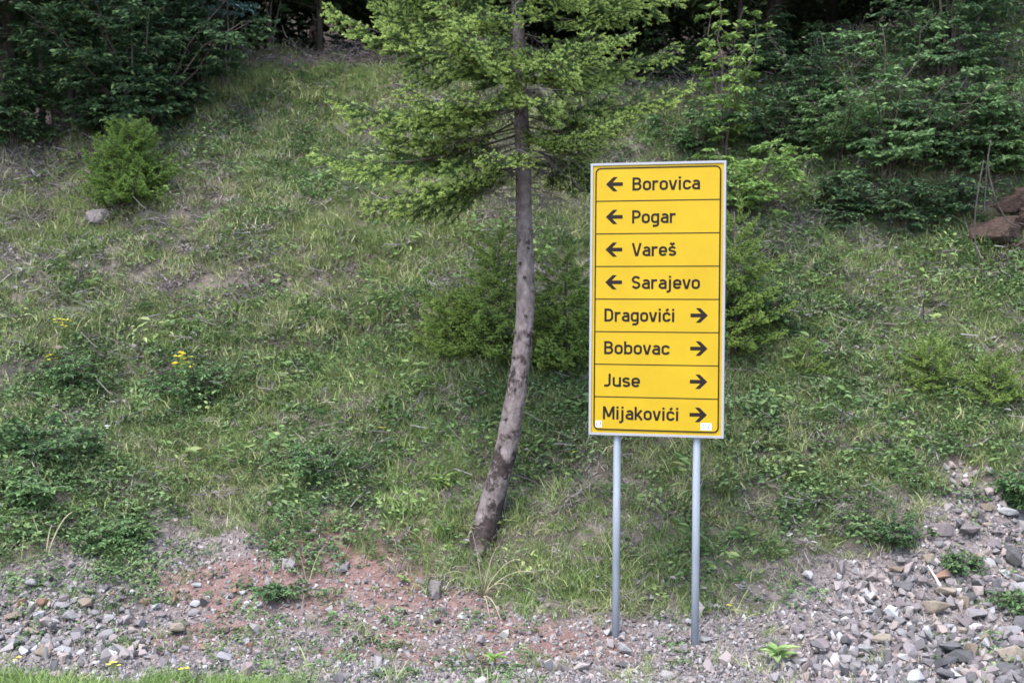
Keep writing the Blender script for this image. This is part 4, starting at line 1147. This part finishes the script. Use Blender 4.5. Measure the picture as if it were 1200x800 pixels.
def sample(n, y0=7.6, y1=22.5):
    y = rng.uniform(y0, y1, n); w = y * .375 + 2.6
    x = rng.uniform(-11.2, 11.2, n); k = abs(x) < w
    return x[k], y[k]
EDGE = lambda x, y: sstep(-.15, .5, y - np.interp(x, BX, BY) + (fbm(x * 1.6, y * 1.6, 61, 3) - .5) * .75)     # 1 on the bank, 0 on the gravel
def shade(x, y):    # under the wood hardly anything grows
    return 1 - sstep(-.7, .5, y - crest_y(x) + (fbm(x * .6, y * .6, 83, 2) - .5) * 1.3)
def keep(x, y, dens):
    k = rng.rand(len(x)) < dens
    return x[k], y[k]
def finish(x, y, lo, hi, tilt=.25, zoff=0.0, slope=.0):
    n = len(x); s = rng.uniform(lo, hi, n)
    P_ = np.stack([x, y, height(x, y) + zoff], 1)
    R_ = np.stack([rng.normal(slope, tilt, n), rng.normal(0, tilt, n), rng.uniform(0, 6.28, n)], 1)
    return P_, np.stack([s, s, s * rng.uniform(.8, 1.2, n)], 1), R_
right = lambda x, y: sstep(.5, 3.0, x - (y - 10) * .05)
patch = lambda x, y, s, f=.9: fbm(x * f, y * f, s, 4)

def in_poly(x, y, pts):
    c = np.zeros(len(x), bool); n = len(pts)
    for i in range(n):
        (x0, y0), (x1, y1) = pts[i], pts[(i + 1) % n]
        c ^= ((y0 > y) != (y1 > y)) & (x < (x1 - x0) * (y - y0) / (y1 - y0 + 1e-12) + x0)
    return c
RUB = [ray(a, b).xy for a, b in ((900, 803), (950, 735), (985, 668), (1030, 655), (1085, 622), (1120, 575), (1150, 560), (1230, 560), (1260, 803))]
HEAP = [ray(a, b).xy for a, b in ((-60, 692), (40, 690), (120, 715), (190, 765), (150, 782), (-60, 782))]
def heap(x, y):
    wx = (fbm(x * 2, y * 2, 201, 3) - .5) * .7; wy = (fbm(x * 2, y * 2, 205, 3) - .5) * .7
    return np.maximum(in_poly(x + wx, y + wy, RUB) * 1.0, in_poly(x + wx, y + wy, HEAP) * .8)
_shade = shade
def shade(x, y): return _shade(x, y) * (1 - .7 * in_poly(x + (fbm(x * 2, y * 2, 201, 3) - .5) * .7, y + (fbm(x * 2, y * 2, 205, 3) - .5) * .7, RUB))
# bank grass
def wide(P_, S, R_, lo, hi, pw=2.2):
    k = (lo + (hi - lo) * rng.rand(len(S)) ** pw)[:, None]
    return P_, S * k, R_
x, y = sample(185000)
pg = patch(x, y, 101, 1.3)
bare = sstep(.42, .56, patch(x, y, 103, .8)) * sstep(12.2, 14.5, y) * (1 - .5 * right(x, y))
d = (EDGE(x, y) * sstep(.33, .56, pg) * (1 - .78 * bare) * (1 - .4 * right(x, y)) + .12 * EDGE(x, y) + .012) * shade(x, y)
x1, y1 = keep(x, y, d)
stuff("grass", "thin green grass over the bank", [tuft(k, (28, 44, 22, 50, 36)[k], (.16, .13, .19, .115, .155)[k], .0065, (.8, 1.1, .6, 1.2, .9)[k], (.045, .06, .03, .07, .04)[k]) for k in range(5)], *wide(*finish(x1, y1, .9, 1.1), .55, 1.5), M['grass'])
# dry grass
x, y = sample(104000)
d = (EDGE(x, y) * (.25 + .75 * sstep(.40, .60, patch(x, y, 107, 1.2))) * (1 - .6 * right(x, y)) * .8 + .012) * shade(x, y)
x1, y1 = keep(x, y, d)
stuff("dry_grass", "straw coloured dry grass between the green", [tuft(20 + k, (18, 30, 22, 36)[k], (.17, .13, .21, .16)[k], .0058, 1.2, .06, droop=.9) for k in range(4)], *wide(*finish(x1, y1, .9, 1.1, .35), .5, 1.35), M['straw'])
# lush patches (light green)
x, y = sample(92000)
d = EDGE(x, y) * sstep(.44, .60, patch(x, y, 109, 1.0)) * shade(x, y) * .85 * (1 - .8 * sstep(.42, .56, patch(x, y, 103, .8)) * sstep(12.2, 14.5, y)) * (1 - .4 * right(x, y))
strip = sstep(9.2, 8.95, y + (fbm(x * 2, y * 2, 5, 2) - .5) * .5) * sstep(-1.2, -1.8, x) * .7
d = np.clip(d + strip, 0, 1)
x1, y1 = keep(x, y, d)
stuff("lush_grass", "fresh green grass in patches on the bank and along the bottom strip", [tuft(40 + k, 42, .14, .007, .8, .06) for k in range(4)], *wide(*finish(x1, y1, .9, 1.1), .5, 1.35), M['lush'])
x, y = sample(9000, 10.5, 20)
d = EDGE(x, y) * (.05 + .55 * sstep(.48, .62, patch(x, y, 211, 1.1))) * shade(x, y) * (1 - .5 * right(x, y))
x1, y1 = keep(x, y, d)
stuff("tall_grass", "taller pale tussocks standing out of the bank's grass", [tuft(160 + k, (60, 80, 50)[k], (.3, .26, .36)[k], .0065, .75, .06, seg=5, droop=.7) for k in range(3)], *wide(*finish(x1, y1, .9, 1.1, .2), .55, 1.2), M['grass'])
# long grass hanging over the steep cut and the ledges
x, y = sample(60000, 11, 18)
hx = height(x, y + .12) - height(x, y - .12)
d = sstep(.30, .48, hx) * EDGE(x, y) * .22 + right(x, y) * sstep(14.4, 15.2, y) * (1 - sstep(16.2, 17.2, y)) * .5
x1, y1 = keep(x, y, d * shade(x, y))
stuff("hanging_grass", "long half dry grass hanging over the ledges of the bank", [tuft(140 + k, 28, .3, .0065, 1.5, .06, seg=5, droop=1.25) for k in range(4)], *wide(*finish(x1, y1, .9, 1.1, .2, slope=.5), .5, 1.2), M['hang'])
# dead leaves, bits of twig and bark lying on the soil
def litter_mesh(seed):
    r = np.random.RandomState(seed); mb = MB(); n = 16
    Pp = np.c_[r.normal(0, .07, (n, 2)), r.uniform(.004, .03, n)]
    D = r.normal(0, 1, (n, 3)) * [1, 1, .25]
    leaves_at(mb, Pp, D, np.array([0, 0, 1.0]) + r.normal(0, .45, (n, 3)), .045, .5, r)
    for k in range(7):
        a = r.normal(0, .08, 3); a[2] = r.uniform(.005, .03); d_ = r.normal(0, 1, 3) * [1, 1, .2]; d_ /= np.linalg.norm(d_)
        mb.tube([a, a + d_ * .05 + r.normal(0, .008, 3), a + d_ * r.uniform(.08, .2)], .0035, 3, a=r.rand(), cap=False)
    return mb
x, y = sample(60000, 9.5, 22)
d = EDGE(x, y) * (.12 + .3 * sstep(.42, .56, patch(x, y, 103, .8)) * sstep(12.2, 14.5, y) + .25 * right(x, y) * sstep(14, 15.5, y))
x1, y1 = keep(x, y, d)
stuff("leaf_litter", "dead leaves and bits of twig lying on the bank", [litter_mesh(130 + k) for k in range(5)], *finish(x1, y1, .6, 1.3, .25, slope=.5), M['litter'])
# ground cover of small leaves
x, y = sample(82000, 8.2, 22)
d = EDGE(x, y) * np.clip(sstep(.46, .64, patch(x, y, 113, 1.1)) * .7 + right(x, y) * sstep(.33, .58, patch(x, y, 117, 1.3)) * .75, 0, 1) * (.25 + .75 * shade(x, y))
WP = [ray(a, b) for a, b in ((232, 450), (215, 470), (262, 440), (60, 470), (95, 450), (40, 545), (10, 520), (85, 560), (20, 590), (375, 545), (385, 585), (130, 635), (1150, 325), (1185, 330), (610, 470), (650, 500), (1130, 470), (900, 480))]
wz = 0
for p in WP: wz = wz + np.exp(-(((x - p.x) / .42) ** 2 + ((y - p.y) / .45) ** 2))
d = np.maximum(d * .6, np.clip(wz, 0, 1) * .9)
x1, y1 = keep(x, y, d)
stuff("ground_cover", "small leaved weeds covering the bank", [clump(60 + k, 46, .13, .042, .11) for k in range(4)] + [clump(70 + k, 60, .12, .028, .09) for k in range(2)], *finish(x1, y1, .6, 1.4, .2, slope=.3), M['cover'])
x, y = sample(30000, 8.2, 22)
d = EDGE(x, y) * (.06 + sstep(.46, .64, patch(x, y, 119, 1.4)) * .6) * shade(x, y)
x1, y1 = keep(x, y, d)
stuff("leafy_undergrowth", "paler leafy weeds sprinkled over the bank", [clump(80 + k, (26, 40, 20, 34)[k], (.1, .15, .08, .12)[k], (.05, .04, .065, .035)[k], (.13, .2, .16, .24)[k], (.45, .55, .35, .5)[k]) for k in range(4)], *wide(*finish(x1, y1, .9, 1.1, .2, slope=.3), .55, 1.7), M['weed'])
# sparse weeds on gravel
x, y = sample(9000, 7.8, 13)
d = (1 - EDGE(x, y)) * sstep(.48, .64, patch(x, y, 121, 1.6)) * .6
x1, y1 = keep(x, y, d)
stuff("gravel_weeds", "little weeds sprouting through the gravel", [clump(90 + k, 30, .09, .035, .07) for k in range(3)], *finish(x1, y1, .5, 1.1), M['cover'])
# gravel and chips; coarser in the two heaps
chips = []
for k in range(6):
    me = hull_stone(900 + k, 10, .8, 0, False); me.materials.append(M['gravel']); chips.append(me)
def chips_at(name, label, n, dens, lo, span, pw, lift=.25):
    x, y = sample(n, 7.6, 20)
    x1, y1 = keep(x, y, dens(x, y)); n = len(x1)
    s = lo + span * rng.rand(n) ** pw
    stuff(name, label, chips, np.stack([x1, y1, height(x1, y1) + s * lift * rng.uniform(.4, 1.6, n)], 1), np.stack([s, s * rng.uniform(.7, 1, n), s * rng.uniform(.6, 1, n)], 1), rng.uniform(0, 6.28, (n, 3)), M['gravel'])
def d_fine(x, y):
    ga = gravel_amt(x, y)
    return .85 * (ga * (.95 - .45 * red_amt(x, y)) + .09 * (1 - ga) * shade(x, y))
def d_coarse(x, y):
    return np.clip(gravel_amt(x, y) * .10 + .95 * heap(x, y), 0, 1) * (1 - .6 * red_amt(x, y)) + .006
chips_at("gravel", "loose angular gravel at the foot of the bank", 920000, d_fine, .007, .026, 3.2)
chips_at("coarse_gravel", "coarser broken stone among the gravel", 60000, d_coarse, .020, .062, 2.4, .5)
